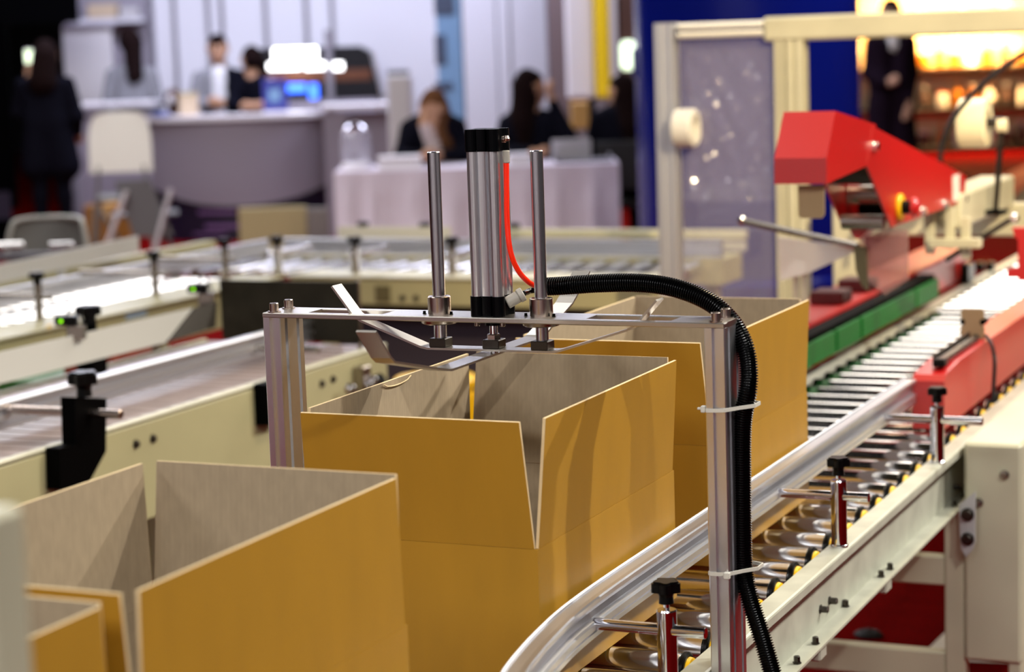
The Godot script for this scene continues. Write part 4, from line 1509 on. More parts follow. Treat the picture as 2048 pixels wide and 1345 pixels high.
	lathe(st, Transform3D(Basis.IDENTITY, rk + o + Vector3(0, -0.014, 0)), [Vector2(0, 0), Vector2(0.011, 0.004), Vector2(0.014, 0.014), Vector2(0.011, 0.024), Vector2(0, 0.028)], 12)
	obj("arm_knob", st, M.chrome, ra)
	face_prism(t, "lock_handle", [[2024, 456], [2085, 456], [2085, 476], [2052, 479], [2052, 532], [2085, 532], [2085, 566], [2036, 562], [2036, 556], [2014, 556], [2014, 538], [2036, 536], [2036, 479], [2030, 476]], -5.2, 0.03, o, M.red_paint, "red clamping handle")
	# scanner block at the outlet
	var b0 := at_y(1890, 569, 0.690)
	st = mb()
	bx(st, Vector3(b0.x, 0.6905, b0.z - 0.10) + o, Vector3(b0.x + 0.077, 0.755, b0.z) + o, 0.003)
	obj("outlet_block", st, M.black_plastic, t)
	for q in [1951.0, 1972.0]:
		var s0 := at_y(q, 543, 0.690)
		st = mb()
		bx(st, Vector3(s0.x, 0.6905, s0.z - 0.03) + o, Vector3(s0.x + 0.026, 0.72, s0.z) + o, 0.002)
		obj("outlet_stop", st, M.black_plastic, t)
	# cream leg panel beside the conveyor
	st = mb()
	bx(st, Vector3(-0.8655, 0.242, -6.6) + o, Vector3(-0.752, 0.690, -4.12) + o, 0.006)
	obj("leg_panel", st, M.cream_paint, t)
	st = mb()
	bx(st, Vector3(-0.78, 0.0, -4.20) + o, Vector3(-0.755, 0.25, -4.13) + o, 0.003)
	obj("leg", st, M.cream_paint, t)
	st = mb()
	bx(st, Vector3(-0.78, 0.0, -6.55) + o, Vector3(-0.755, 0.25, -6.48) + o, 0.003)
	obj("leg", st, M.cream_paint, t)
	for q in [[2009.0, 950.0], [1957.0, 1006.0]]:
		st = mb()
		bolt(st, at_z(q[0], q[1], -4.118) + o, Vector3.BACK, 0.007, 0.010, 14)
		obj("bolt", st, M.steel, t)
	var ap0 := face_prism(t, "link_plate", [[1918, 1010], [1950, 985], [1950, 1085], [1945, 1100], [1932, 1115], [1921, 1095]], -4.09, 0.008, o, M.lamp_case, "grey pointed link plate")
	for q in [[1935.0, 1030.0], [1935.0, 1079.0]]:
		st = mb()
		bolt(st, at_z(q[0], q[1], -4.088) + o, Vector3.BACK, 0.010, 0.010, 12)
		obj("link_bolt", st, M.dark_steel, ap0)
	# paper and a scrap on the carpet under the line
	var pa := thing("paper_sheet", "white sheet of paper lying on the red carpet beneath the conveyor", "paper", Vector3(-1.09, 0.0, -5.0))
	st = mb()
	for i in 5:
		for j in 5:
			var f := func(u: float, v: float) -> Vector3: return Vector3(-0.05 + 0.30 * u + 0.02 * v, 0.002 + 0.012 * sin(u * 3.0) * v, 0.12 - 0.38 * v - 0.05 * u)
			var A: Vector3 = f.call(i / 5.0, j / 5.0)
			var B: Vector3 = f.call((i + 1) / 5.0, j / 5.0)
			var C: Vector3 = f.call((i + 1) / 5.0, (j + 1) / 5.0)
			var D: Vector3 = f.call(i / 5.0, (j + 1) / 5.0)
			quad(st, A, B, C, D, (C - A).cross(B - D).normalized() * (1.0 if (C - A).cross(B - D).y > 0 else -1.0))
	obj("sheet", st, M.label_white, pa)
	var sc := thing("cloth_scrap", "small dark blue scrap lying on the red carpet", "scrap", Vector3(-1.30, 0, -5.04))
	st = mb()
	lathe(st, Transform3D(Basis.from_scale(Vector3(1.3, 1, 0.9)), Vector3.ZERO), [Vector2(0, 0.0), Vector2(0.026, 0.0), Vector2(0.030, 0.008), Vector2(0.018, 0.018), Vector2(0.012, 0.016), Vector2(0, 0.024)], 9)
	obj("body", st, M.navy, sc)

# ---------------------------------------------------------------- glazed frame behind the sealer
func enclosure() -> void:
	var z := -6.45
	var t := thing("glazed_frame", "tall aluminium and cream frame with clear panels behind the sealing machine", "partition", Vector3(-2.0, 0, z))
	var o := -t.position
	var top := at_z(1336, 46, z).y
	var post := func(px0: float, px1: float, m: Material, hh: float) -> void:
		var a := at_z(px0, 300, z)
		var b := at_z(px1, 300, z)
		var st := mb()
		var w: float = b.x - a.x
		prism(st, Transform3D(Basis(Vector3.RIGHT, Vector3.FORWARD, Vector3.UP), Vector3((a.x + b.x) * 0.5, 0, z) + o), slotted(w, 0.06, 1, 1, w * 0.18, 0.008), hh)
		obj("post", st, m, t)
	post.call(1319.0, 1357.0, M.aluminium_matt, top)
	post.call(1556.0, 1576.0, M.cream_paint, top - 0.02)
	post.call(1580.0, 1614.0, M.cream_paint, top - 0.02)
	var x0 := at_z(1357, 60, z).x
	var x1 := at_z(1532, 60, z).x
	var x2 := 1.2
	var ya := at_z(1440, 44, z).y
	var yb := at_z(1440, 75, z).y
	var st := mb()
	bx(st, Vector3(x0, (ya + yb) * 0.5 + 0.003, z - 0.03) + o, Vector3(x1, ya, z + 0.034) + o, 0.008)
	obj("top_rail", st, M.white_gloss, t)
	st = mb()
	bx(st, Vector3(x0, yb, z - 0.025) + o, Vector3(x1, (ya + yb) * 0.5 - 0.003, z + 0.03) + o, 0.008)
	obj("top_rail", st, M.white_gloss, t)
	var yc := at_z(1800, 24, z).y
	var yd := at_z(1800, 74, z).y
	st = mb()
	bx(st, Vector3(x1, yd, z - 0.03) + o, Vector3(x2, yc, z + 0.036) + o, 0.008)
	obj("top_rail", st, M.cream_paint, t)
	st = mb()
	bx(st, Vector3(x2 - 0.05, 0, z - 0.03) + o, Vector3(x2, yd, z + 0.03) + o, 0.006)
	obj("post", st, M.cream_paint, t)
	# lower rail
	st = mb()
	bx(st, Vector3(x0, 0.56, z - 0.02) + o, Vector3(at_z(1556, 300, z).x, 0.60, z + 0.02) + o, 0.004)
	obj("lower_rail", st, M.aluminium_matt, t)
	# clear pane
	st = mb()
	var xp := at_z(1556, 300, z).x
	bx(st, Vector3(x0, 0.60, z - 0.003) + o, Vector3(xp, yb, z + 0.003) + o)
	obj("pane", st, M.clear_pane, t, "clear acrylic pane")
	# wrinkled film hanging behind the pane
	st = mb()
	var fa := at_z(1362, 100, z)
	var fb := at_z(1546, 405, z)
	var nz := FastNoiseLite.new()
	nz.seed = 19
	nz.frequency = 0.9
	var nx := 26
	var ny := 40
	var g: Array = []
	for j in ny + 1:
		var row: Array = []
		for i in nx + 1:
			var u := lerpf(fa.x, fb.x, float(i) / nx)
			var v := lerpf(fb.y, fa.y, float(j) / ny)
			row.append(Vector3(u, v, z - 0.05 + 0.030 * nz.get_noise_2d(u * 14.0 + v * 5.0, v * 3.2)) + o)
		g.append(row)
	for j in ny:
		for i in nx:
			var n: Vector3 = (g[j][i + 1] - g[j][i]).cross(g[j + 1][i] - g[j][i]).normalized()
			quad(st, g[j][i], g[j][i + 1], g[j + 1][i + 1], g[j + 1][i], n)
	obj("film", st, M.clear_film, t, "wrinkled clear film")
	# round white holder on the post
	st = mb()
	var hc := at_z(1378, 255, z)
	lathe(st, frame_of(Vector3(x0, hc.y, z + 0.045) + o, Vector3(x0 + 0.1, hc.y, z + 0.045) + o), [Vector2(0, 0), Vector2(0.058, 0), Vector2(0.062, 0.006), Vector2(0.062, 0.060), Vector2(0.056, 0.068), Vector2(0.040, 0.068), Vector2(0.040, 0.03), Vector2(0, 0.03)], 26)
	obj("round_holder", st, M.label_white, t, "white round holder")

# ---------------------------------------------------------------- far booths
const YAW := 0.42068336

func far_thing(called: String, label: String, category: String, px: float, py: float, dist: float, group := "") -> Node3D:
	# a thing standing on the floor under that pixel's point at that distance, turned to face the aisle
	var u := uv(px, py, dist)
	return thing(called, label, category, spot(u.x, dist), YAW, group)

# box part from pixel bounds on the plane at distance dist (front face), depth th; NAN bottom = floor
func far_box(t: Node3D, called: String, px0: float, py0: float, px1: float, py1: float, dist: float, th: float, m: Material, bev := 0.0, label := "") -> MeshInstance3D:
	var my := py0 if is_nan(py1) else (py0 + py1) * 0.5
	var a := uv(px0, my, dist).x
	var b := uv(px1, my, dist).x
	var mx := (px0 + px1) * 0.5
	var top := uv(mx, py0, dist).y
	var bot := 0.0 if is_nan(py1) else uv(mx, py1, dist).y
	var base := (t.position - Vector3(EYE.x, 0, EYE.z))
	var u0 := base.dot(RT)
	var dz := base.dot(FW) - dist
	var st := mb()
	bx(st, Vector3(a - u0, bot, dz - th), Vector3(b - u0, top, dz), bev)
	return obj(called, st, m, t, label)

func far_materials() -> void:
	mat("booth_white", Color(0.84, 0.84, 0.88), 0.6)
	mat("booth_grey", Color(0.55, 0.53, 0.58), 0.7)
	mat("booth_upright", Color(0.52, 0.51, 0.56), 0.4, 0.5)
	mat("board_white", Color(0.74, 0.73, 0.75), 0.6)
	mat("lavender", Color(0.50, 0.475, 0.53), 0.55)
	mat("counter_top", Color(0.84, 0.83, 0.86), 0.35)
	mat("deep_purple", Color(0.055, 0.03, 0.15), 0.5)
	mat("lilac_print", Color(0.42, 0.30, 0.50), 0.6)
	mat("dark_blue", Color(0.018, 0.02, 0.06), 0.3)
	mat("brown_band", Color(0.34, 0.18, 0.09), 0.5)
	glow("sign_white_light", Color(1.0, 1.0, 1.0), 4.0)
	glow("sign_blue_light", Color(0.22, 0.42, 1.0), 2.5)
	glow("lamp_green_light", Color(0.92, 1.0, 0.86), 1.6)
	var cl := mat("cloth", Color(0.80, 0.77, 0.84), 0.85)
	cl.rim_enabled = true
	cl.rim = 0.3
	mat("chair_white", Color(0.86, 0.86, 0.83), 0.5)
	mat("chair_grey", Color(0.40, 0.40, 0.385), 0.5)
	mat("chair_mesh", Color(0.36, 0.36, 0.37), 0.6)
	mat("brown_box", Color(0.55, 0.36, 0.10), 0.7)
	mat("cream_board", Color(0.62, 0.57, 0.42), 0.6)
	mat("grey_board", Color(0.46, 0.44, 0.43), 0.6)
	mat("poster_blue", Color(0.42, 0.55, 0.68), 0.5)
	mat("poster_dark", Color(0.22, 0.26, 0.34), 0.5)
	mat("column_white", Color(0.72, 0.72, 0.76), 0.6)
	mat("post_taupe", Color(0.40, 0.34, 0.35), 0.6)
	mat("yellow_board", Color(0.96, 0.82, 0.02), 0.5)
	mat("pillar_blue", Color(0.022, 0.07, 0.42), 0.22, 0.0, 0.35)
	mat("paper", Color(0.86, 0.85, 0.88), 0.7)
	mat("tray_grey", Color(0.34, 0.33, 0.36), 0.5)
	mat("beige_box", Color(0.70, 0.55, 0.32), 0.6)
	mat("orange_box", Color(0.80, 0.40, 0.16), 0.6)
	mat("item_blue", Color(0.06, 0.18, 0.48), 0.5)
	mat("gold", Color(0.85, 0.52, 0.12), 0.3, 0.6)
	mat("orange_item", Color(0.85, 0.30, 0.06), 0.4)
	mat("white_item", Color(0.88, 0.85, 0.80), 0.4)
	mat("brown_item", Color(0.24, 0.12, 0.06), 0.5)
	mat("cream_wall", Color(0.85, 0.72, 0.52), 0.7)
	mat("orange_runner", Color(0.72, 0.13, 0.04), 0.9)
	mat("grey_runner", Color(0.30, 0.27, 0.24), 0.9)
	mat("shelf_dark", Color(0.10, 0.06, 0.04), 0.5)
	glassy("jar_glass", Color(0.85, 0.85, 0.92), 0.30, 0.05)
	mat("beige_light", Color(0.78, 0.70, 0.60), 0.6)
	mat("black_cloth", Color(0.008, 0.008, 0.012), 0.9, 0.0, 0.08)
	mat("item_blue2", Color(0.16, 0.18, 0.50), 0.5)
	mat("chair_rim", Color(0.62, 0.62, 0.60), 0.4)
	mat("chair_dark", Color(0.035, 0.025, 0.035), 0.6)
	glow("bulb_light", Color(1.0, 0.82, 0.55), 4.0)

func far_booths() -> void:
	far_materials()
	# booth back wall of panels and uprights
	var D := 20.5
	var t := far_thing("booth_wall", "white booth wall of narrow panels with grey uprights behind the counter", "booth wall", 560, 120, D)
	var cuts := [292.0, 337.0, 405.0, 433.0, 521.0, 603.0, 655.0, 868.0]
	for k in cuts.size() - 1:
		far_box(t, "panel", cuts[k] + 2, -160, cuts[k + 1] - 2, NAN, D, 0.04, M.booth_white)
	for k in cuts.size() - 1:
		far_box(t, "upright", cuts[k] - 4, -165, cuts[k] + 4, NAN, D - 0.03, 0.09, M.booth_upright, 0.004)
	t = far_thing("booth_wall", "dim grey booth wall beside the white panelled booth", "booth wall", 200, 120, D)
	far_box(t, "panel", 118, -160, 286, NAN, D, 0.05, M.booth_grey)
	far_box(t, "shelf", 150, 36, 284, 46, D - 0.2, 0.25, M.booth_white)
	far_box(t, "storage_box", 175, 8, 232, 36, D - 0.2, 0.2, M.beige_light)
	far_box(t, "storage_box", 240, 14, 275, 36, D - 0.2, 0.2, M.board_white)
	t = far_thing("hanging_banner", "black hanging banner above the dim booth", "banner", 60, 20, 18.6)
	far_box(t, "sheet", -60, -200, 150, 48, 18.6, 0.04, M.black_cloth)
	var st := mb()
	for s in [-0.3, 0.3]:
		st = mb()
		cyl(st, Vector3(s, 2.2, -0.02), Vector3(s, 6.0, -0.02), 0.008, 6)
		obj("hanger", st, M.dark_steel, t)
	t = far_thing("banner_stand", "black banner stand with purple print at the edge of the booth", "banner", -10, 300, 17.0)
	far_box(t, "sheet", -60, 45, 24, 420, 17.0, 0.03, M.black_cloth)
	far_box(t, "print_band", -60, 385, 22, 470, 16.98, 0.02, M.deep_purple)
	far_box(t, "foot", -60, 440, 30, NAN, 16.97, 0.2, M.black_cloth)
	# flip chart
	t = far_thing("flip_chart", "white flip chart board on an easel behind the counter", "flip chart", 175, 120, 19.4)
	far_box(t, "board", 128, 52, 226, 205, 19.4, 0.03, M.board_white, 0.004)
	far_box(t, "clip_bar", 126, 48, 228, 56, 19.37, 0.05, M.booth_grey, 0.004)
	for q in [[130.0, 140.0], [214.0, 228.0]]:
		far_box(t, "leg", q[0], 200, q[0] + 8, NAN, 19.45, 0.03, M.booth_upright)
	counter()
	table_set()
	chairs()
	# blue machine with lit signs
	D = 19.5
	t = far_thing("printing_machine", "dark blue machine with glowing white and blue displays behind the counter", "machine", 630, 150, D)
	var base := (t.position - Vector3(EYE.x, 0, EYE.z)).dot(RT)
	var pp := PackedVector2Array()
	for q in [[497, 112], [520, 98], [718, 92], [740, 104], [764, 200], [497, 200]]:
		var p := uv(q[0], q[1], D)
		pp.append(Vector2(p.x - base, p.y))
	st = mb()
	prism(st, Transform3D(Basis.IDENTITY, Vector3(0, 0, -0.5)), pp, 0.5)
	obj("body", st, M.dark_blue, t)
	far_box(t, "display", 546, 96, 634, 124, D - 0.01, 0.02, M.sign_white_light, 0.004, "glowing white display")
	far_box(t, "light_strip", 536, 125, 602, 139, D - 0.01, 0.02, M.sign_white_light, 0.004, "glowing white strip")
	far_box(t, "light_strip", 610, 125, 650, 139, D - 0.01, 0.02, M.sign_white_light, 0.004, "glowing white strip")
	far_box(t, "light_strip", 662, 125, 686, 140, D - 0.01, 0.02, M.sign_white_light, 0.004, "glowing white strip")
	far_box(t, "front_band", 520, 141, 742, 164, D - 0.008, 0.02, M.brown_band, 0.003)
	far_box(t, "light_strip", 566, 168, 612, 185, D - 0.01, 0.02, M.sign_blue_light, 0.004, "glowing blue strip")
	far_box(t, "light_strip", 618, 168, 636, 198, D - 0.01, 0.02, M.sign_blue_light, 0.004, "glowing blue strip")
	far_box(t, "stand", 510, 200, 755, NAN, D - 0.02, 0.5, M.booth_grey)
	var dsp := OmniLight3D.new()
	dsp.name = "display_lamp"
	t.add_child(dsp)
	dsp.position = Vector3(uv(590, 120, D).x - base, uv(590, 120, D).y, 0.12)
	dsp.light_energy = 0.15
	dsp.light_size = 0.1
	dsp.omni_range = 30.0
	dsp.omni_attenuation = 2.0
	dsp.shadow_enabled = true
	far_box(t, "frame_post", 648, 60, 662, NAN, D - 0.03, 0.05, M.booth_upright)
	# free standing cabinet, posters, columns
	t = far_thing("white_cabinet", "pale grey cabinet with a dark slot on top behind the covered table", "cabinet", 795, 200, 16.2)
	far_box(t, "body", 772, 150, 820, NAN, 16.2, 0.4, M.board_white, 0.02)
	far_box(t, "lid", 774, 140, 816, 150, 16.22, 0.36, M.tray_grey, 0.01)
	t = far_thing("poster_banner", "tall pale blue poster banner beside the white column", "banner", 888, 120, 19.2)
	far_box(t, "sheet", 864, -160, 914, NAN, 19.2, 0.03, M.poster_blue)
	for q in [[868, -20, 908, 30], [870, 70, 892, 130], [868, 165, 905, 182]]:
		far_box(t, "printed_picture", q[0], q[1], q[2], q[3], 19.19, 0.012, M.poster_dark)
	t = far_thing("white_column", "broad white column of joined panels behind the seated visitors", "column", 1000, 120, 18.6)
	far_box(t, "panel", 916, -200, 984, NAN, 18.6, 0.3, M.column_white, 0.01)
	far_box(t, "panel", 986, -200, 1010, NAN, 18.6, 0.3, M.column_white, 0.01)
	far_box(t, "panel", 1012, -200, 1086, NAN, 18.62, 0.3, M.column_white, 0.01)
	t = far_thing("taupe_post", "square taupe post between white column and white board", "post", 1106, 100, 18.2)
	far_box(t, "shaft", 1088, -200, 1127, NAN, 18.2, 0.2, M.post_taupe, 0.01)
	t = far_thing("white_board", "white display board with rounded edge beside the yellow one", "board", 1160, 100, 17.6)
	far_box(t, "panel", 1129, -200, 1186, 198, 17.6, 0.05, M.paper, 0.02)
	far_box(t, "foot", 1140, 198, 1176, NAN, 17.65, 0.05, M.beige_box)
	t = far_thing("yellow_board", "tall bright yellow display board", "board", 1202, 100, 17.5)
	far_box(t, "panel", 1188, -200, 1216, 196, 17.5, 0.05, M.yellow_board, 0.01)
	far_box(t, "edge_panel", 1217, -200, 1232, 190, 17.52, 0.05, M.paper, 0.01)
	far_box(t, "foot", 1192, 196, 1228, NAN, 17.55, 0.05, M.booth_grey)
	t = far_thing("dark_booth", "dark booth wall beyond the blue pillar", "booth wall", 1260, 150, 19.8)
	far_box(t, "panel", 1232, -200, 1340, NAN, 19.8, 0.05, M.brown_item)
	t = far_thing("wall_lamp", "glowing white lamp on the dark booth wall", "lamp", 1256, 110, 19.7)
	far_box(t, "lamp_shade", 1242, 82, 1272, 140, 19.7, 0.1, M.lamp_green_light, 0.03)
	t = far_thing("beige_carton", "beige box on the floor stand under the white board", "box", 1160, 230, 16.6)
	far_box(t, "body", 1143, 205, 1178, 258, 16.6, 0.2, M.beige_box, 0.005)
	far_box(t, "stand", 1145, 258, 1176, NAN, 16.62, 0.18, M.booth_grey)
	# blue pillar
	var pa := uv(1275, 300, 12.2)
	var pb := uv(1719, 300, 12.2)
	var pr := (pb.x - pa.x) * 0.5
	t = thing("round_pillar", "thick glossy blue round pillar behind the sealing machine", "pillar", spot((pa.x + pb.x) * 0.5, 12.2), YAW)
	st = mb()
	lathe(st, Transform3D.IDENTITY, [Vector2(pr, 0.16), Vector2(pr, 5.99)], 64)
	obj("shaft", st, M.pillar_blue, t)
	st = mb()
	lathe(st, Transform3D.IDENTITY, [Vector2(pr + 0.04, 0), Vector2(pr + 0.04, 0.15), Vector2(pr + 0.01, 0.17), Vector2(pr, 0.17)], 64)
	obj("base_ring", st, M.pillar_blue, t)
	far_box(t, "junction_box", 1266, 96, 1288, 156, 12.15, 0.1, M.pillar_blue, 0.01)
	warm_booth()

func counter() -> void:
	var Dc := 18.25
	var R := 1.0
	var uc := uv(468, 240, Dc - R).x
	var t := thing("reception_counter", "curved lavender reception counter with white top and purple base", "counter", spot(uc, Dc), YAW)
	var amax := 0.86
	var n := 28
	var arc := func(a: float, r: float, y: float) -> Vector3: return Vector3(r * sin(a), y, r * cos(a))
	var st := mb()
	var sb := mb()
	var stp := mb()
	for i in n:
		var a0 := lerpf(-amax, amax, float(i) / n)
		var a1 := lerpf(-amax, amax, float(i + 1) / n)
		var f0 := absf(a0) / amax
		var f1 := absf(a1) / amax
		var y0 := 0.285 + 0.17 * f0 * f0
		var y1 := 0.285 + 0.17 * f1 * f1
		var n0: Vector3 = Vector3(sin(a0), 0, cos(a0))
		var n1: Vector3 = Vector3(sin(a1), 0, cos(a1))
		tris(st, arc.call(a0, R, y0), arc.call(a1, R, y1), arc.call(a1, R, 0.99), n0, n1, n1)
		tris(st, arc.call(a0, R, y0), arc.call(a1, R, 0.99), arc.call(a0, R, 0.99), n0, n1, n0)
		quad(st, arc.call(a0, R, y0), arc.call(a1, R, y1), arc.call(a1, R - 0.03, y1), arc.call(a0, R - 0.03, y0), Vector3.DOWN)
		tris(sb, arc.call(a0, R - 0.025, 0), arc.call(a1, R - 0.025, 0), arc.call(a1, R - 0.025, 0.6), n0, n1, n1)
		tris(sb, arc.call(a0, R - 0.025, 0), arc.call(a1, R - 0.025, 0.6), arc.call(a0, R - 0.025, 0.6), n0, n1, n0)
		quad(stp, arc.call(a0, R - 0.45, 1.03), arc.call(a1, R - 0.45, 1.03), arc.call(a1, R + 0.04, 1.03), arc.call(a0, R + 0.04, 1.03), Vector3.UP)
		quad(stp, arc.call(a0, R - 0.45, 0.99), arc.call(a1, R - 0.45, 0.99), arc.call(a1, R + 0.04, 0.99), arc.call(a0, R + 0.04, 0.99), Vector3.DOWN)
		quad(stp, arc.call(a0, R + 0.04, 0.99), arc.call(a1, R + 0.04, 0.99), arc.call(a1, R + 0.04, 1.03), arc.call(a0, R + 0.04, 1.03), (n0 + n1).normalized())
		quad(stp, arc.call(a0, R - 0.45, 0.99), arc.call(a1, R - 0.45, 0.99), arc.call(a1, R - 0.45, 1.03), arc.call(a0, R - 0.45, 1.03), -(n0 + n1).normalized())
	obj("front_panel", st, M.lavender, t)
	obj("base_panel", sb, M.deep_purple, t, "deep purple printed base")
	obj("counter_top", stp, M.counter_top, t)
	# bands of print on the base, too small to read
	for q in [[-0.36, -0.02, 0.225, 0.03], [-0.30, 0.04, 0.105, 0.035], [-0.42, -0.12, 0.05, 0.02]]:
		st = mb()
		for i in 8:
			var a0 := lerpf(q[0], q[1], i / 8.0)
			var a1 := lerpf(q[0], q[1], (i + 1) / 8.0)
			quad(st, arc.call(a0, R - 0.022, q[2]), arc.call(a1, R - 0.022, q[2]), arc.call(a1, R - 0.022, q[2] + q[3]), arc.call(a0, R - 0.022, q[2] + q[3]), Vector3(sin(a0), 0, cos(a0)))
		obj("print_line", st, M.lilac_print, t)
	# straight wings
	far_box(t, "wing_panel", 152, 222, 300, NAN, 18.3, 0.05, M.lavender)
	far_box(t, "wing_top", 148, 205, 305, 214, 18.26, 0.5, M.counter_top, 0.005)
	far_box(t, "wing_panel", 646, 224, 690, NAN, 17.3, 0.05, M.lavender)
	far_box(t, "wing_panel", 692, 224, 790, NAN, 17.4, 0.05, M.lavender)
	far_box(t, "wing_top", 642, 208, 797, 217, 17.25, 0.5, M.counter_top, 0.005)
	# things on the counter
	var s := thing("potted_ornament", "dark ornament with pale centre standing on the counter", "ornament", spot(uv(346, 205, 18.0).x, 18.0, 1.03), YAW)
	st = mb()
	lathe(st, Transform3D.IDENTITY, [Vector2(0, 0), Vector2(0.05, 0), Vector2(0.04, 0.05), Vector2(0.075, 0.12), Vector2(0.06, 0.19), Vector2(0.03, 0.22), Vector2(0, 0.225)], 16)
	obj("body", st, M.brown_item, s)
	st = mb()
	lathe(st, frame_of(Vector3(-0.01, 0.13, 0.055), Vector3(-0.01, 0.13, 0.1)), [Vector2(0, 0.0), Vector2(0.035, 0.0), Vector2(0.03, 0.025), Vector2(0, 0.03)], 12)
	obj("pale_face", st, M.paper, s)
	s = thing("cream_box", "cream box standing on the counter before the attendant", "box", spot(uv(378, 215, 17.8).x, 17.8, 1.03), YAW)
	st = mb()
	bx(st, Vector3(-0.07, 0, -0.08), Vector3(0.07, 0.17, 0.08), 0.006)
	obj("body", st, M.beige_light, s)
	st = mb()
	bx(st, Vector3(-0.072, 0.17, -0.082), Vector3(0.072, 0.19, 0.082), 0.004)
	obj("lid", st, M.cream_board, s)
	s = thing("blue_packet", "small blue packet lying on the counter top", "packet", spot(uv(320, 224, 17.45).x, 17.5, 1.03), YAW + 0.3)
	st = mb()
	bx(st, Vector3(-0.07, 0, -0.04), Vector3(0.07, 0.035, 0.04), 0.008)
	obj("body", st, M.item_blue, s)
	s = thing("blue_display", "small blue display card standing on the counter", "display", spot(uv(552, 200, 17.7).x, 17.7, 1.03), YAW)
	st = mb()
	bx(st, Vector3(-0.11, 0.01, -0.01), Vector3(0.10, 0.28, 0.0), 0.003)
	obj("card", st, M.item_blue2, s)
	st = mb()
	bx(st, Vector3(-0.06, 0.09, 0.0), Vector3(0.04, 0.20, 0.003))
	obj("print_field", st, M.poster_blue, s)
	st = mb()
	bx(st, Vector3(-0.11, 0, -0.06), Vector3(0.10, 0.012, 0.03), 0.002)
	obj("base", st, M.paper, s)
	# board and carton in front of the counter
	var b := far_thing("standing_board", "cream board with a grey end standing on the floor before the counter", "board", 560, 440, 15.2)
	far_box(b, "board", 476, 415, 612, NAN, 15.2, 0.05, M.cream_board, 0.005)
	far_box(b, "end_board", 613, 416, 656, NAN, 15.2, 0.05, M.grey_board, 0.005)
	b = far_thing("brown_carton", "closed brown carton on the floor behind the white chair", "carton", 212, 440, 16.9)
	far_box(b, "body", 166, 412, 258, NAN, 16.9, 0.35, M.brown_box, 0.005)
	far_box(b, "tape_strip", 205, 410, 220, 440, 16.89, 0.35, M.beige_box)

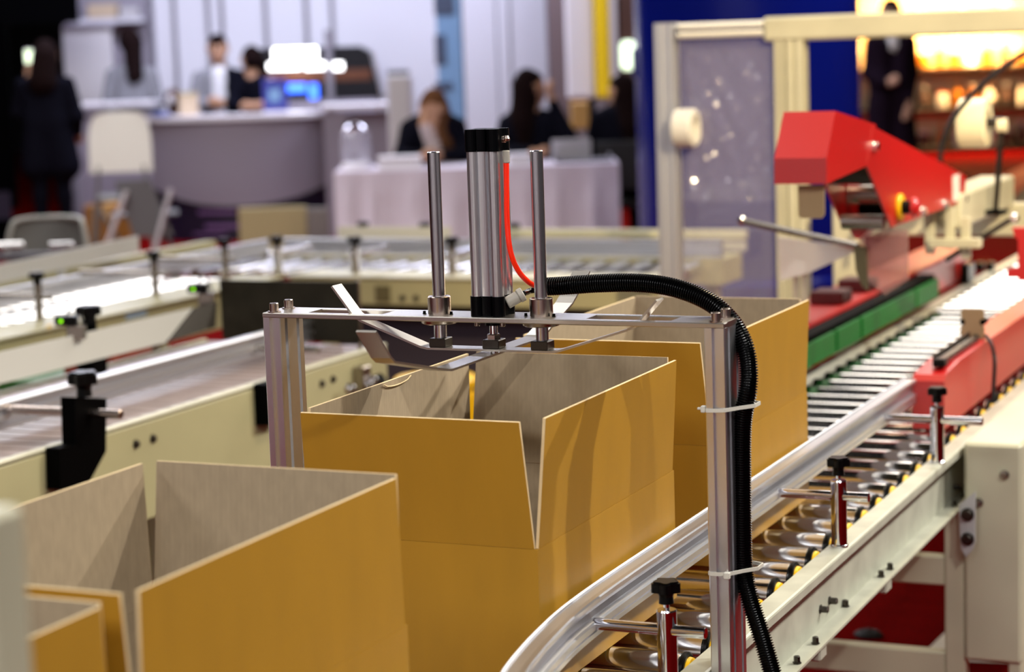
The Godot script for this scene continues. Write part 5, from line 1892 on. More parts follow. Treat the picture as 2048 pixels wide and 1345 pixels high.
func table_set() -> void:
	var D := 13.6
	var u0 := uv(670, 400, D).x
	var u1 := uv(1240, 400, D).x
	var uc := (u0 + u1) * 0.5
	var hw := (u1 - u0) * 0.5
	var t := thing("covered_table", "long table under a white pleated cloth reaching the floor", "table", spot(uc, D), YAW)
	var st := mb()
	bx(st, Vector3(-hw + 0.02, 0.70, -0.68), Vector3(hw - 0.02, 0.735, -0.02), 0.003)
	obj("table_board", st, M.booth_grey, t)
	for x in [-hw + 0.08, hw - 0.08]:
		for z in [-0.62, -0.08]:
			st = mb()
			cyl(st, Vector3(x, 0, z), Vector3(x, 0.70, z), 0.015, 10)
			obj("leg", st, M.steel, t)
	st = mb()
	var nz := FastNoiseLite.new()
	nz.seed = 4
	nz.frequency = 2.2
	var pleat := func(x: float, y: float) -> float:
		var f := clampf((0.735 - y) / 0.4, 0.0, 1.0)
		return 0.03 * f + f * (0.022 * sin(x * 26.0 + 3.0 * nz.get_noise_1d(x)) + 0.02 * nz.get_noise_2d(x * 2.0, y))
	var nx := 130
	var ny := 10
	var P := func(i: int, j: int) -> Vector3:
		var x := lerpf(-hw, hw, float(i) / nx)
		var y := lerpf(0.012, 0.740, float(j) / ny)
		return Vector3(x, y, pleat.call(x, y))
	for i in nx:
		for j in ny:
			var A: Vector3 = P.call(i, j)
			var B: Vector3 = P.call(i + 1, j)
			var C: Vector3 = P.call(i + 1, j + 1)
			var E: Vector3 = P.call(i, j + 1)
			quad(st, A, B, C, E, (B - A).cross(E - A).normalized())
	quad(st, Vector3(-hw, 0.74, 0), Vector3(hw, 0.74, 0), Vector3(hw, 0.74, -0.7), Vector3(-hw, 0.74, -0.7), Vector3.UP)
	for s in [-1.0, 1.0]:
		quad(st, Vector3(s * hw, 0.012, 0.03), Vector3(s * hw, 0.74, 0), Vector3(s * hw, 0.74, -0.7), Vector3(s * hw, 0.012, -0.7), Vector3(s, 0, 0))
	obj("cloth", st, M.cloth, t, "white pleated table cloth")
	# on the table
	var s := thing("drink_dispenser", "clear glass drink dispenser with a chrome lid on the covered table", "dispenser", spot(uv(712, 300, 13.95).x, 13.95, 0.742), YAW)
	st = mb()
	lathe(st, Transform3D.IDENTITY, [Vector2(0.085, 0.04), Vector2(0.10, 0.06), Vector2(0.10, 0.22), Vector2(0.085, 0.25), Vector2(0.07, 0.26)], 22)
	obj("glass_body", st, M.jar_glass, s)
	st = mb()
	lathe(st, Transform3D.IDENTITY, [Vector2(0, 0), Vector2(0.10, 0), Vector2(0.10, 0.035), Vector2(0.08, 0.04), Vector2(0, 0.04)], 22)
	obj("base", st, M.paper, s)
	st = mb()
	lathe(st, Transform3D.IDENTITY, [Vector2(0.075, 0.255), Vector2(0.078, 0.27), Vector2(0.05, 0.29), Vector2(0.012, 0.295), Vector2(0.018, 0.315), Vector2(0, 0.325)], 20)
	obj("lid", st, M.chrome, s)
	st = mb()
	cyl(st, Vector3(0, 0.09, 0.09), Vector3(0, 0.085, 0.14), 0.012, 10)
	obj("tap", st, M.brown_item, s)
	for q in [[756, 842, 13.8, 0.08, "stack of white paper beside the drink dispenser"], [1015, 1060, 13.8, 0.07, "stack of white paper behind the press rod"]]:
		var w := uv(q[0], 310, q[2])
		var w1 := uv(q[1], 310, q[2])
		s = thing("paper_stack", q[4], "paper", spot((w.x + w1.x) * 0.5, q[2], 0.742), YAW + 0.05)
		for k in 4:
			st = mb()
			var hh: float = q[3] / 4.0
			bx(st, Vector3(-(w1.x - w.x) * 0.5, k * hh, -0.12 + 0.005 * (k % 2)), Vector3((w1.x - w.x) * 0.5, (k + 1) * hh - 0.001, 0.10 - 0.006 * (k % 3)), 0.001)
			obj("ream", st, M.paper, s)
	var w0 := uv(1165, 300, 13.9)
	s = thing("grey_tray", "dark grey tray on the covered table before the visitors", "tray", spot(w0.x, 13.9, 0.742), YAW)
	st = mb()
	bx(st, Vector3(-0.18, 0, -0.13), Vector3(0.19, 0.015, 0.13), 0.004)
	obj("base", st, M.tray_grey, s)
	for sx in [-0.18, 0.18]:
		st = mb()
		bx(st, Vector3(sx - 0.006, 0.01, -0.13), Vector3(sx + 0.006, 0.045, 0.13), 0.002)
		obj("rim", st, M.tray_grey, s)
	s = thing("laptop", "white laptop open on the covered table beside the visitors", "laptop", spot(uv(1142, 280, 14.05).x, 14.15, 0.742), YAW)
	st = mb()
	bx(st, Vector3(-0.13, 0, -0.10), Vector3(0.13, 0.015, 0.10), 0.003)
	obj("keyboard_deck", st, M.board_white, s)
	st = mb()
	bx(st, Vector3(-0.13, 0.015, 0.09), Vector3(0.13, 0.17, 0.10), 0.003, Transform3D(Basis.from_euler(Vector3(0.25, 0, 0)), Vector3(0, 0, 0)))
	obj("screen_lid", st, M.board_white, s)

func chair_legs(t: Node3D, w: float, d: float, h: float, m: Material, splay: float) -> void:
	for sx in [-1.0, 1.0]:
		for sz in [-1.0, 1.0]:
			var st := mb()
			cyl(st, Vector3(sx * (w + splay), 0, sz * (d + splay)), Vector3(sx * w, h, sz * d), 0.014, 10)
			obj("leg", st, m, t)

func shell(st: SurfaceTool, w: float, y0: float, y1: float, z0: float, curve: float, lean: float, th: float, round_top: float) -> void:
	# curved chair back: rows of points, rounded at the top corners
	var nx := 16
	var ny := 12
	var f := func(i: int, j: int, k: float) -> Vector3:
		var a := (float(i) / nx - 0.5) * 2.0
		var b := float(j) / ny
		var ww := w * (1.0 - round_top * pow(b, 6.0))
		var drop := round_top * 0.35 * pow(absf(a), 3.0) * b * (y1 - y0) * 0.5
		return Vector3(a * ww, lerpf(y0, y1, b) - drop, z0 + curve * (1.0 - a * a) * -1.0 + lean * b + k)
	for i in nx:
		for j in ny:
			for k in [0.0, -th]:
				var A: Vector3 = f.call(i, j, k)
				var B: Vector3 = f.call(i + 1, j, k)
				var C: Vector3 = f.call(i + 1, j + 1, k)
				var E: Vector3 = f.call(i, j + 1, k)
				var n := (B - A).cross(E - A).normalized() * (1.0 if k == 0.0 else -1.0)
				quad(st, A, B, C, E, n)
	for i in nx:
		for j in [0, ny]:
			var A: Vector3 = f.call(i, j, 0.0)
			var B: Vector3 = f.call(i + 1, j, 0.0)
			quad(st, A, B, f.call(i + 1, j, -th), f.call(i, j, -th), Vector3.UP if j == ny else Vector3.DOWN)
	for j in ny:
		for i in [0, nx]:
			quad(st, f.call(i, j, 0.0), f.call(i, j + 1, 0.0), f.call(i, j + 1, -th), f.call(i, j, -th), Vector3.RIGHT if i == nx else Vector3.LEFT)

func chairs() -> void:
	var D := 16.0
	var u := uv(240, 300, D)
	var t := thing("white_chair", "white backed chair standing in front of the reception counter", "chair", spot(u.x, D), YAW + 0.1)
	var st := mb()
	var ytop := uv(236, 224, D).y
	var ybot := uv(240, 345, D).y
	shell(st, 0.235, ybot, ytop, 0.0, 0.03, -0.03, 0.03, 0.25)
	obj("backrest", st, M.chair_white, t)
	st = mb()
	bx(st, Vector3(-0.22, 0.44, -0.42), Vector3(0.22, 0.48, 0.0), 0.02)
	obj("seat", st, M.chair_grey, t)
	for sx in [-0.19, 0.19]:
		st = mb()
		cyl(st, Vector3(sx, 0.46, -0.02), Vector3(sx * 0.9, ybot + 0.05, -0.02), 0.013, 10)
		obj("back_support", st, M.chair_grey, t)
	chair_legs(t, 0.19, 0.19, 0.45, M.chair_grey, 0.05)
	# folding chair seen from behind
	D = 14.4
	u = uv(285, 415, D)
	t = thing("folding_chair", "grey mesh folding chair with pale crossed legs before the white chair", "chair", spot(u.x, D), YAW + 0.15)
	st = mb()
	var a := uv(280, 360, D).y
	var b := uv(280, 474, D).y
	var pl := PackedVector2Array([Vector2(-0.18, a), Vector2(0.06, a), Vector2(0.20, b), Vector2(-0.07, b)])
	prism(st, Transform3D(Basis.IDENTITY, Vector3(0, 0, -0.02)), pl, 0.02)
	obj("mesh_back", st, M.chair_mesh, t)
	for q in [[-0.10, 0.62, -0.36, 0.0], [0.20, 0.62, 0.0, 0.0]]:
		st = mb()
		cyl(st, Vector3(q[0], q[1], 0.03), Vector3(q[2], q[3], 0.03), 0.016, 10)
		obj("leg", st, M.board_white, t)
	for q in [[-0.30, 0.50, -0.02, 0.0], [0.0, 0.50, 0.32, 0.0]]:
		st = mb()
		cyl(st, Vector3(q[0], q[1], -0.10), Vector3(q[2], q[3], -0.10), 0.014, 10)
		obj("leg", st, M.chair_grey, t)
	st = mb()
	bx(st, Vector3(-0.22, 0.43, -0.35), Vector3(0.24, 0.455, -0.02), 0.008)
	obj("seat", st, M.chair_mesh, t)
	# grey shell chair
	D = 9.3
	u = uv(92, 490, D)
	t = thing("shell_chair", "grey plastic shell chair behind the roller conveyor's white guide board", "chair", spot(u.x, D), YAW - 0.1)
	st = mb()
	var yt := uv(92, 442, D).y
	shell(st, 0.185, 0.46, yt, 0.0, 0.06, -0.06, 0.012, 0.18)
	obj("backrest", st, M.chair_grey, t)
	st = mb()
	tube(st, smooth_path([Vector3(-0.19, yt - 0.18, 0.005), Vector3(-0.165, yt - 0.03, -0.03), Vector3(-0.13, yt + 0.002, -0.07), Vector3(0, yt + 0.006, -0.12), Vector3(0.13, yt + 0.002, -0.07), Vector3(0.165, yt - 0.03, -0.03), Vector3(0.19, yt - 0.18, 0.005)], 5), 0.011, 10)
	obj("rim", st, M.chair_rim, t)
	st = mb()
	bx(st, Vector3(-0.19, 0.43, -0.42), Vector3(0.19, 0.465, 0.01), 0.015)
	obj("seat", st, M.chair_grey, t)
	chair_legs(t, 0.16, 0.17, 0.44, M.steel, 0.04)

	# added low stand, its chrome rollers stand in for two white highlights
	D = 8.7
	u = uv(75, 492, D)
	t = thing("added_roller_stand", "added low stand with two chrome rollers standing in for white highlights", "stand", spot(u.x, D), YAW)
	for q in [[-10.0, 48.0], [99.0, 147.0]]:
		st = mb()
		var a0 := uv(q[0], 493, D)
		var a1 := uv(q[1], 493, D)
		cyl(st, Vector3(a0.x - u.x, a0.y, 0), Vector3(a1.x - u.x, a0.y, 0), 0.016, 18, -1.0, 0.003)
		obj("roller", st, M.roller_steel, t)
	st = mb()
	bx(st, Vector3(-0.20, uv(75, 505, D).y - 0.03, -0.02), Vector3(0.17, uv(75, 505, D).y, 0.02), 0.003)
	obj("cross_bar", st, M.tray_grey, t)
	for x in [-0.18, 0.15]:
		st = mb()
		cyl(st, Vector3(x, 0, 0), Vector3(x, uv(75, 505, D).y, 0), 0.012, 10)
		obj("leg", st, M.tray_grey, t)

func warm_booth() -> void:
	var D := 26.5
	var t := far_thing("display_wall", "warm lit cream display wall with dark shelves beyond the pillar", "display wall", 1880, 150, D)
	far_box(t, "back_panel", 1690, -200, 2200, 300, D + 0.35, 0.06, M.cream_wall)
	far_box(t, "plinth", 1690, 300, 2200, NAN, D + 0.3, 0.1, M.shelf_dark)
	for y in [132.0, 214.0, 292.0]:
		far_box(t, "shelf", 1700, y, 2190, y + 7, D, 0.33, M.shelf_dark, 0.004)
	# bottles and jars on the three shelves
	var rng := RandomNumberGenerator.new()
	rng.seed = 77
	var prof := [
		[Vector2(0, 0), Vector2(0.05, 0), Vector2(0.055, 0.02), Vector2(0.055, 0.17), Vector2(0.02, 0.22), Vector2(0.02, 0.29), Vector2(0, 0.29)],
		[Vector2(0, 0), Vector2(0.07, 0), Vector2(0.075, 0.02), Vector2(0.075, 0.15), Vector2(0.06, 0.17), Vector2(0, 0.17)],
		[Vector2(0, 0), Vector2(0.04, 0), Vector2(0.08, 0.08), Vector2(0.05, 0.18), Vector2(0.03, 0.22), Vector2(0.04, 0.25), Vector2(0, 0.25)]]
	var meshes: Array = []
	for p in prof:
		var st := mb()
		lathe(st, Transform3D.IDENTITY, p, 16)
		meshes.append(st.commit())
	var caps: Array = []
	for p in [Vector2(0.29, 0.022), Vector2(0.17, 0.062), Vector2(0.25, 0.042)]:
		var st := mb()
		lathe(st, Transform3D(Basis.IDENTITY, Vector3(0, p.x, 0)), [Vector2(p.y, 0), Vector2(p.y, 0.03), Vector2(0, 0.032)], 14)
		caps.append(st.commit())
	var mats := ["gold", "orange_item", "white_item", "brown_item", "gold", "white_item"]
	var kinds := ["slim bottle", "wide jar", "waisted vase"]
	var cols := ["golden", "orange", "white", "dark brown", "golden", "white"]
	var tiers := ["top shelf", "middle shelf", "bottom shelf"]
	for r in 3:
		var py: float = [132.0, 214.0, 292.0][r]
		var px := 1848.0
		while px < 2060.0:
			var k := rng.randi() % 3
			var c := rng.randi() % 6
			var p := uv(px, py, D + 0.12)
			var y := uv(1945.0, py, D).y + 0.001
			var b := thing("bottle" if k == 0 else ("jar" if k == 1 else "vase"), "%s %s on the %s of the display wall" % [cols[c], kinds[k], tiers[r]], ["bottle", "jar", "vase"][k], spot(p.x, D + 0.12, y), YAW, "wares on the display wall")
			mesh_node("body", meshes[k], M[mats[c]], b)
			mesh_node("cap", caps[k], M[mats[(c + 2) % 6]], b)
			px += rng.randf_range(29.0, 36.0)
	for q in [[1868.0, 92.0], [1902.0, 78.0], [1948.0, 96.0], [1992.0, 84.0], [2034.0, 90.0], [1770.0, 12.0], [1840.0, 8.0], [1925.0, 5.0], [2010.0, 10.0]]:
		var p := uv(q[0], q[1], D - 0.1)
		var b := thing("pendant_lamp", "small warm pendant lamp hanging before the display wall", "lamp", spot(p.x, D - 0.1, p.y), YAW, "pendant lamps before the display wall")
		var st := mb()
		lathe(st, Transform3D.IDENTITY, [Vector2(0, -0.07), Vector2(0.05, -0.05), Vector2(0.068, 0), Vector2(0.05, 0.05), Vector2(0.02, 0.07), Vector2(0, 0.07)], 16)
		obj("bulb_light", st, M.bulb_light, b, "glowing globe")
		st = mb()
		cyl(st, Vector3(0, 0.07, 0), Vector3(0, 6.0 - p.y, 0), 0.005, 6)
		obj("cord", st, M.black_cloth, b)
		var l := OmniLight3D.new()
		l.name = "lamp"
		b.add_child(l)
		l.light_color = Color(1.0, 0.80, 0.52)
		l.light_energy = 1.7
		l.light_size = 0.07
		l.omni_range = 40.0
		l.omni_attenuation = 2.0
		l.shadow_enabled = true
	# strips of carpet in front
	for q in [["carpet_runner", "orange red carpet runner on the floor before the display wall", "orange_runner", [[1870, 420], [2080, 318], [2080, 352], [1985, 420]]], ["carpet_runner", "grey carpet strip beside the orange red runner", "grey_runner", [[1992, 420], [2080, 358], [2080, 420]]]]:
		var pts: Array = []
		var mid := Vector3.ZERO
		for w in q[3]:
			var p := at_y(w[0], w[1], 0.0)
			pts.append(p)
			mid += p
		mid /= pts.size()
		mid.y = 0.0
		var b := thing(q[0], q[1], "carpet", mid)
		var st := mb()
		for k in range(1, pts.size() - 1):
			tri(st, pts[0] - mid + Vector3.UP * 0.006, pts[k] - mid + Vector3.UP * 0.006, pts[k + 1] - mid + Vector3.UP * 0.006, Vector3.UP)
		for k in pts.size():
			var a: Vector3 = pts[k] - mid
			var d: Vector3 = pts[(k + 1) % pts.size()] - mid
			quad(st, a, d, d + Vector3.UP * 0.006, a + Vector3.UP * 0.006, (d - a).cross(Vector3.UP).normalized())
		obj("pile", st, M[q[2]], b)

# ---------------------------------------------------------------- people
# bones: [a, b, radius a, radius b, colour]; the body is one skin drawn round them all
func skin(bones: Array, cell: float, blend: float) -> ArrayMesh:
	var lo := Vector3.ONE * 1e9
	var hi := Vector3.ONE * -1e9
	for b in bones:
		var r: float = maxf(b[2], b[3]) + blend + cell * 2.0
		lo = lo.min(b[0] - Vector3.ONE * r).min(b[1] - Vector3.ONE * r)
		hi = hi.max(b[0] + Vector3.ONE * r).max(b[1] + Vector3.ONE * r)
	var n := Vector3i(((hi - lo) / cell).ceil()) + Vector3i.ONE
	var sy := n.x
	var sz := n.x * n.y
	var f := PackedFloat32Array()
	f.resize(n.x * n.y * n.z)
	f.fill(1.0)
	var near := PackedFloat32Array()
	near.resize(f.size())
	near.fill(1e9)
	var which := PackedByteArray()
	which.resize(f.size())
	for bi in bones.size():
		var b: Array = bones[bi]
		var a: Vector3 = b[0]
		var ab: Vector3 = b[1] - a
		var l2 := maxf(ab.length_squared(), 1e-9)
		var ra: float = b[2]
		var rb: float = b[3]
		var r := maxf(ra, rb) + blend + cell * 1.5
		var p0 := Vector3i(((a.min(b[1]) - Vector3.ONE * r - lo) / cell).floor())
		var p1 := Vector3i(((a.max(b[1]) + Vector3.ONE * r - lo) / cell).ceil())
		for z in range(maxi(p0.z, 0), mini(p1.z, n.z - 1) + 1):
			for y in range(maxi(p0.y, 0), mini(p1.y, n.y - 1) + 1):
				var k := z * sz + y * sy + maxi(p0.x, 0)
				for x in range(maxi(p0.x, 0), mini(p1.x, n.x - 1) + 1):
					var p := lo + Vector3(x, y, z) * cell
					var t := clampf((p - a).dot(ab) / l2, 0.0, 1.0)
					var d := p.distance_to(a + ab * t) - lerpf(ra, rb, t)
					if d < near[k]:
						near[k] = d
						which[k] = bi
					var h := maxf(blend - absf(f[k] - d), 0.0) / blend
					f[k] = minf(f[k], d) - h * h * blend * 0.25
					k += 1
	var vid := {}
	var pos := PackedVector3Array()
	var col := PackedColorArray()
	for z in n.z - 1:
		for y in n.y - 1:
			for x in n.x - 1:
				var k := z * sz + y * sy + x
				var m := 0
				var sum := Vector3.ZERO
				var cnt := 0
				var c8 := [f[k], f[k + 1], f[k + sy], f[k + sy + 1], f[k + sz], f[k + sz + 1], f[k + sz + sy], f[k + sz + sy + 1]]
				for i in 8:
					if c8[i] < 0.0:
						m |= 1 << i
				if m == 0 or m == 255:
					continue
				for e in [[0, 1], [2, 3], [4, 5], [6, 7], [0, 2], [1, 3], [4, 6], [5, 7], [0, 4], [1, 5], [2, 6], [3, 7]]:
					var va: float = c8[e[0]]
					var vb: float = c8[e[1]]
					if (va < 0.0) != (vb < 0.0):
						var t := va / (va - vb)
						var qa := Vector3(e[0] & 1, (e[0] >> 1) & 1, e[0] >> 2)
						var qb := Vector3(e[1] & 1, (e[1] >> 1) & 1, e[1] >> 2)
						sum += qa.lerp(qb, t)
						cnt += 1
				vid[k] = pos.size()
				pos.append(lo + (Vector3(x, y, z) + sum / cnt) * cell)
				col.append(bones[which[k]][4])
	var nor := PackedVector3Array()
	nor.resize(pos.size())
	var idx := PackedInt32Array()
	var steps := [[1, sy, sz], [sy, sz, 1], [sz, 1, sy]]
	for k in vid:
		for ax in 3:
			var s: int = steps[ax][0]
			var u: int = steps[ax][1]
			var w: int = steps[ax][2]
			if (f[k] < 0.0) == (f[k + s] < 0.0):
				continue
			if not (vid.has(k - u) and vid.has(k - w) and vid.has(k - u - w)):
				continue
			var q := [vid[k], vid[k - u], vid[k - u - w], vid[k - w]]
			var nn: Vector3 = (pos[q[1]] - pos[q[0]]).cross(pos[q[2]] - pos[q[0]])
			var out := Vector3.ZERO
			out[ax] = 1.0 if f[k] < 0.0 else -1.0
			if nn.dot(out) < 0.0:
				nn = -nn
				q = [q[0], q[3], q[2], q[1]]
			for v in q:
				nor[v] += nn
			idx.append_array(PackedInt32Array([q[0], q[2], q[1], q[0], q[3], q[2]]))
	for i in nor.size():
		nor[i] = nor[i].normalized()
	var arr := []
	arr.resize(Mesh.ARRAY_MAX)
	arr[Mesh.ARRAY_VERTEX] = pos
	arr[Mesh.ARRAY_NORMAL] = nor
	arr[Mesh.ARRAY_COLOR] = col
	arr[Mesh.ARRAY_INDEX] = idx
	var m2 := ArrayMesh.new()
	m2.add_surface_from_arrays(Mesh.PRIMITIVE_TRIANGLES, arr)
	return m2

const BLACK := Color(0.006, 0.006, 0.008)
const SUIT := Color(0.008, 0.007, 0.009)
const HAIRB := Color(0.008, 0.006, 0.006)
const SKIN := Color(0.42, 0.24, 0.16)

func limb(out: Array, pts: Array, radii: Array, c: Color) -> void:
	for i in pts.size() - 1:
		out.append([pts[i], pts[i + 1], radii[i], radii[i + 1], c])

func hand(out: Array, p: Vector3, dir: Vector3, across: Vector3, c: Color) -> void:
	# palm, four fingers of unequal length with a bend, thumb from the side of the palm
	out.append([p, p + dir * 0.07, 0.022, 0.024, c])
	var bend := dir.cross(across).normalized()
	for i in 4:
		var o := across * (i - 1.5) * 0.019
		var l: float = [0.062, 0.075, 0.070, 0.052][i]
		var k := p + dir * 0.085 + o
		out.append([k, k + (dir + bend * 0.25).normalized() * l * 0.5, 0.0095, 0.009, c])
		out.append([k + (dir + bend * 0.25).normalized() * l * 0.5, k + (dir + bend * 0.6).normalized() * l, 0.009, 0.008, c])
	out.append([p + dir * 0.02 - across * 0.02, p + dir * 0.065 - across * 0.05 + bend * 0.015, 0.011, 0.009, c])

func head(out: Array, c: Vector3, look: Vector3, hair: Color, skin_c: Color, tilt := Vector3.UP) -> void:
	# skull, jaw, nose, brow and eyes turned towards `look`, hair over the back and crown
	var s := look.cross(tilt).normalized()
	out.append([c + tilt * 0.01 + look * 0.012, c - tilt * 0.055 + look * 0.03, 0.078, 0.062, skin_c])
	out.append([c - tilt * 0.085 + look * 0.045, c - tilt * 0.07 + look * 0.05, 0.040, 0.040, skin_c])
	out.append([c + tilt * 0.0 + look * 0.092, c - tilt * 0.03 + look * 0.112, 0.010, 0.015, skin_c])
	for e in [-1.0, 1.0]:
		out.append([c + look * 0.086 + s * 0.031 * e + tilt * 0.008, c + look * 0.087 + s * 0.033 * e + tilt * 0.008, 0.010, 0.010, hair])
		out.append([c + s * 0.083 * e - tilt * 0.015, c + s * 0.086 * e + tilt * 0.012, 0.014, 0.016, skin_c])
	out.append([c + look * 0.082 - tilt * 0.066 - s * 0.02, c + look * 0.082 - tilt * 0.066 + s * 0.02, 0.009, 0.009, Color(0.30, 0.09, 0.08)])
	out.append([c + tilt * 0.045 - look * 0.02, c + tilt * 0.01 - look * 0.035, 0.086, 0.084, hair])
	out.append([c + tilt * 0.062 + look * 0.045, c + tilt * 0.07 - look * 0.02, 0.052, 0.062, hair])
	out.append([c - tilt * 0.08, c - tilt * 0.16 - look * 0.01, 0.05, 0.055, skin_c])

func add_person(label: String, u: float, dist: float, y: float, turn: float, bones: Array, group := "") -> Node3D:
	var t := thing("person", label, "person", spot(u, dist, y), YAW + turn, group)
	mesh_node("body", skin(bones, 0.017, 0.035), M.person_skin, t)
	return t

func far_people() -> void:
	var pm := mat("person_skin", Color.WHITE, 0.9, 0.0, 0.12)
	pm.vertex_color_use_as_albedo = true
	var V := func(x: float, y: float, z: float) -> Vector3: return Vector3(x, y, z)
	# woman in a black coat standing at the counter, seen from behind
	var b: Array = []
	limb(b, [V.call(-0.09, 0.04, 0.0), V.call(-0.09, 0.45, 0.0), V.call(-0.07, 0.86, 0.0)], [0.045, 0.058, 0.085], BLACK)
	limb(b, [V.call(0.11, 0.04, -0.06), V.call(0.10, 0.45, -0.02), V.call(0.07, 0.86, 0.0)], [0.045, 0.058, 0.085], BLACK)
	limb(b, [V.call(-0.09, 0.03, 0.0), V.call(-0.10, 0.03, -0.14)], [0.04, 0.035], BLACK)
	limb(b, [V.call(0.11, 0.03, -0.06), V.call(0.12, 0.03, -0.20)], [0.04, 0.035], BLACK)
	limb(b, [V.call(-0.10, 0.70, 0.0), V.call(-0.07, 1.05, 0.0), V.call(-0.09, 1.32, 0.0)], [0.13, 0.115, 0.085], BLACK)
	limb(b, [V.call(0.12, 0.70, 0.0), V.call(0.07, 1.05, 0.0), V.call(0.09, 1.32, 0.0)], [0.13, 0.115, 0.085], BLACK)
	limb(b, [V.call(0, 1.0, 0.0), V.call(0, 1.36, 0.0)], [0.12, 0.11], BLACK)
	limb(b, [V.call(0.18, 1.34, 0.0), V.call(0.25, 1.08, 0.02), V.call(0.20, 0.95, -0.18)], [0.06, 0.052, 0.04], BLACK)
	limb(b, [V.call(-0.18, 1.34, 0.0), V.call(-0.24, 1.12, -0.05), V.call(-0.16, 1.36, -0.20)], [0.06, 0.052, 0.04], BLACK)
	hand(b, V.call(-0.16, 1.38, -0.21), V.call(0.1, 0.95, -0.2).normalized(), V.call(1, 0, 0), SKIN)
	hand(b, V.call(0.20, 0.94, -0.20), V.call(-0.2, -0.3, -0.9).normalized(), V.call(1, 0, 0), SKIN)
	head(b, V.call(0.02, 1.555, 0.0), V.call(-0.25, 0, -1).normalized(), HAIRB, SKIN)
	limb(b, [V.call(0.02, 1.55, 0.05), V.call(0.0, 1.36, 0.08)], [0.10, 0.11], HAIRB)
	var u := uv(98, 300, 16.7)
	add_person("person in a long black coat standing with a raised hand before the counter", u.x, 16.7, 0.0, 0.0, b)
	var ph := thing("phone", "pale glowing phone held up by the person in the black coat", "phone", spot(u.x - 0.155, 16.93, 1.50), YAW)
	var st := mb()
	bx(st, Vector3(-0.04, 0, -0.005), Vector3(0.04, 0.12, 0.005), 0.004)
	obj("case", st, M.board_white, ph)
	st = mb()
	bx(st, Vector3(-0.035, 0.01, 0.005), Vector3(0.035, 0.11, 0.0065), 0.001)
	obj("screen", st, M.lamp_green_light, ph, "lit screen")

	# attendant behind the counter, grey jacket, facing the hall
	b = []
	var grey := Color(0.20, 0.20, 0.23)
	limb(b, [V.call(-0.08, 0.05, 0), V.call(-0.09, 0.9, 0)], [0.06, 0.09], BLACK)
	limb(b, [V.call(0.08, 0.05, 0), V.call(0.09, 0.9, 0)], [0.06, 0.09], BLACK)
	limb(b, [V.call(-0.06, 0.9, 0), V.call(-0.08, 1.33, 0)], [0.12, 0.09], grey)
	limb(b, [V.call(0.06, 0.9, 0), V.call(0.08, 1.33, 0)], [0.12, 0.09], BLACK)
	limb(b, [V.call(0, 1.0, 0.05), V.call(0, 1.36, 0.04)], [0.08, 0.07], Color(0.62, 0.62, 0.66))
	limb(b, [V.call(-0.18, 1.33, 0), V.call(-0.24, 1.10, 0.05), V.call(-0.05, 1.08, 0.22)], [0.065, 0.052, 0.038], grey)
	limb(b, [V.call(0.18, 1.33, 0), V.call(0.27, 1.12, 0.03), V.call(0.08, 1.10, 0.22)], [0.065, 0.055, 0.04], BLACK)
	hand(b, V.call(-0.04, 1.08, 0.23), V.call(0.8, 0.1, 0.5).normalized(), V.call(0, 1, 0), SKIN)
	hand(b, V.call(0.07, 1.10, 0.23), V.call(-0.8, 0.15, 0.5).normalized(), V.call(0, 1, 0), SKIN)
	head(b, V.call(0, 1.575, 0.02), V.call(0.05, -0.1, 1).normalized(), HAIRB, SKIN)
	add_person("person in a grey and black jacket standing behind the counter, hands together", uv(438, 140, 19.0).x, 19.0, 0.0, 0.0, b)
	# colleague bending beside him, black hair and white sleeve
	b = []
	limb(b, [V.call(-0.06, 0.05, 0), V.call(-0.06, 0.9, 0)], [0.06, 0.1], BLACK)
	limb(b, [V.call(0.08, 0.05, 0), V.call(0.08, 0.9, 0)], [0.06, 0.1], BLACK)
	limb(b, [V.call(0.0, 0.9, 0), V.call(0.0, 1.25, 0.05)], [0.13, 0.11], BLACK)
	limb(b, [V.call(0.15, 1.25, 0.05), V.call(0.22, 1.08, 0.12), V.call(0.05, 1.07, 0.24)], [0.06, 0.05, 0.04], Color(0.66, 0.58, 0.60))
	limb(b, [V.call(-0.15, 1.25, 0.05), V.call(-0.20, 1.08, 0.12), V.call(-0.02, 1.07, 0.24)], [0.06, 0.05, 0.04], BLACK)
	hand(b, V.call(0.04, 1.07, 0.25), V.call(-0.8, 0, 0.5).normalized(), V.call(0, 1, 0), SKIN)
	hand(b, V.call(-0.01, 1.07, 0.25), V.call(0.8, 0, 0.5).normalized(), V.call(0, 1, 0), SKIN)
	head(b, V.call(-0.02, 1.46, 0.08), V.call(-0.5, -0.2, -0.9).normalized(), HAIRB, SKIN)
	limb(b, [V.call(0.02, 1.45, 0.03), V.call(0.03, 1.24, 0.03)], [0.09, 0.06], HAIRB)
	add_person("person with long black hair and one pale sleeve beside the attendant", uv(510, 140, 18.75).x, 18.75, 0.0, 0.0, b)
	# visitor in grey behind the flip chart
	b = []
	var gr2 := Color(0.17, 0.17, 0.19)
	limb(b, [V.call(-0.08, 0.05, 0), V.call(-0.08, 0.9, 0)], [0.06, 0.1], BLACK)
	limb(b, [V.call(0.08, 0.05, 0), V.call(0.08, 0.9, 0)], [0.06, 0.1], BLACK)
	limb(b, [V.call(-0.06, 0.9, 0), V.call(-0.05, 1.38, 0)], [0.13, 0.10], gr2)
	limb(b, [V.call(0.06, 0.9, 0), V.call(0.05, 1.38, 0)], [0.13, 0.10], gr2)
	limb(b, [V.call(0.17, 1.38, 0), V.call(0.23, 1.12, 0.03), V.call(0.18, 0.92, 0.1)], [0.065, 0.052, 0.04], gr2)
	limb(b, [V.call(-0.17, 1.38, 0), V.call(-0.23, 1.12, 0.03), V.call(-0.18, 0.92, 0.1)], [0.065, 0.052, 0.04], gr2)
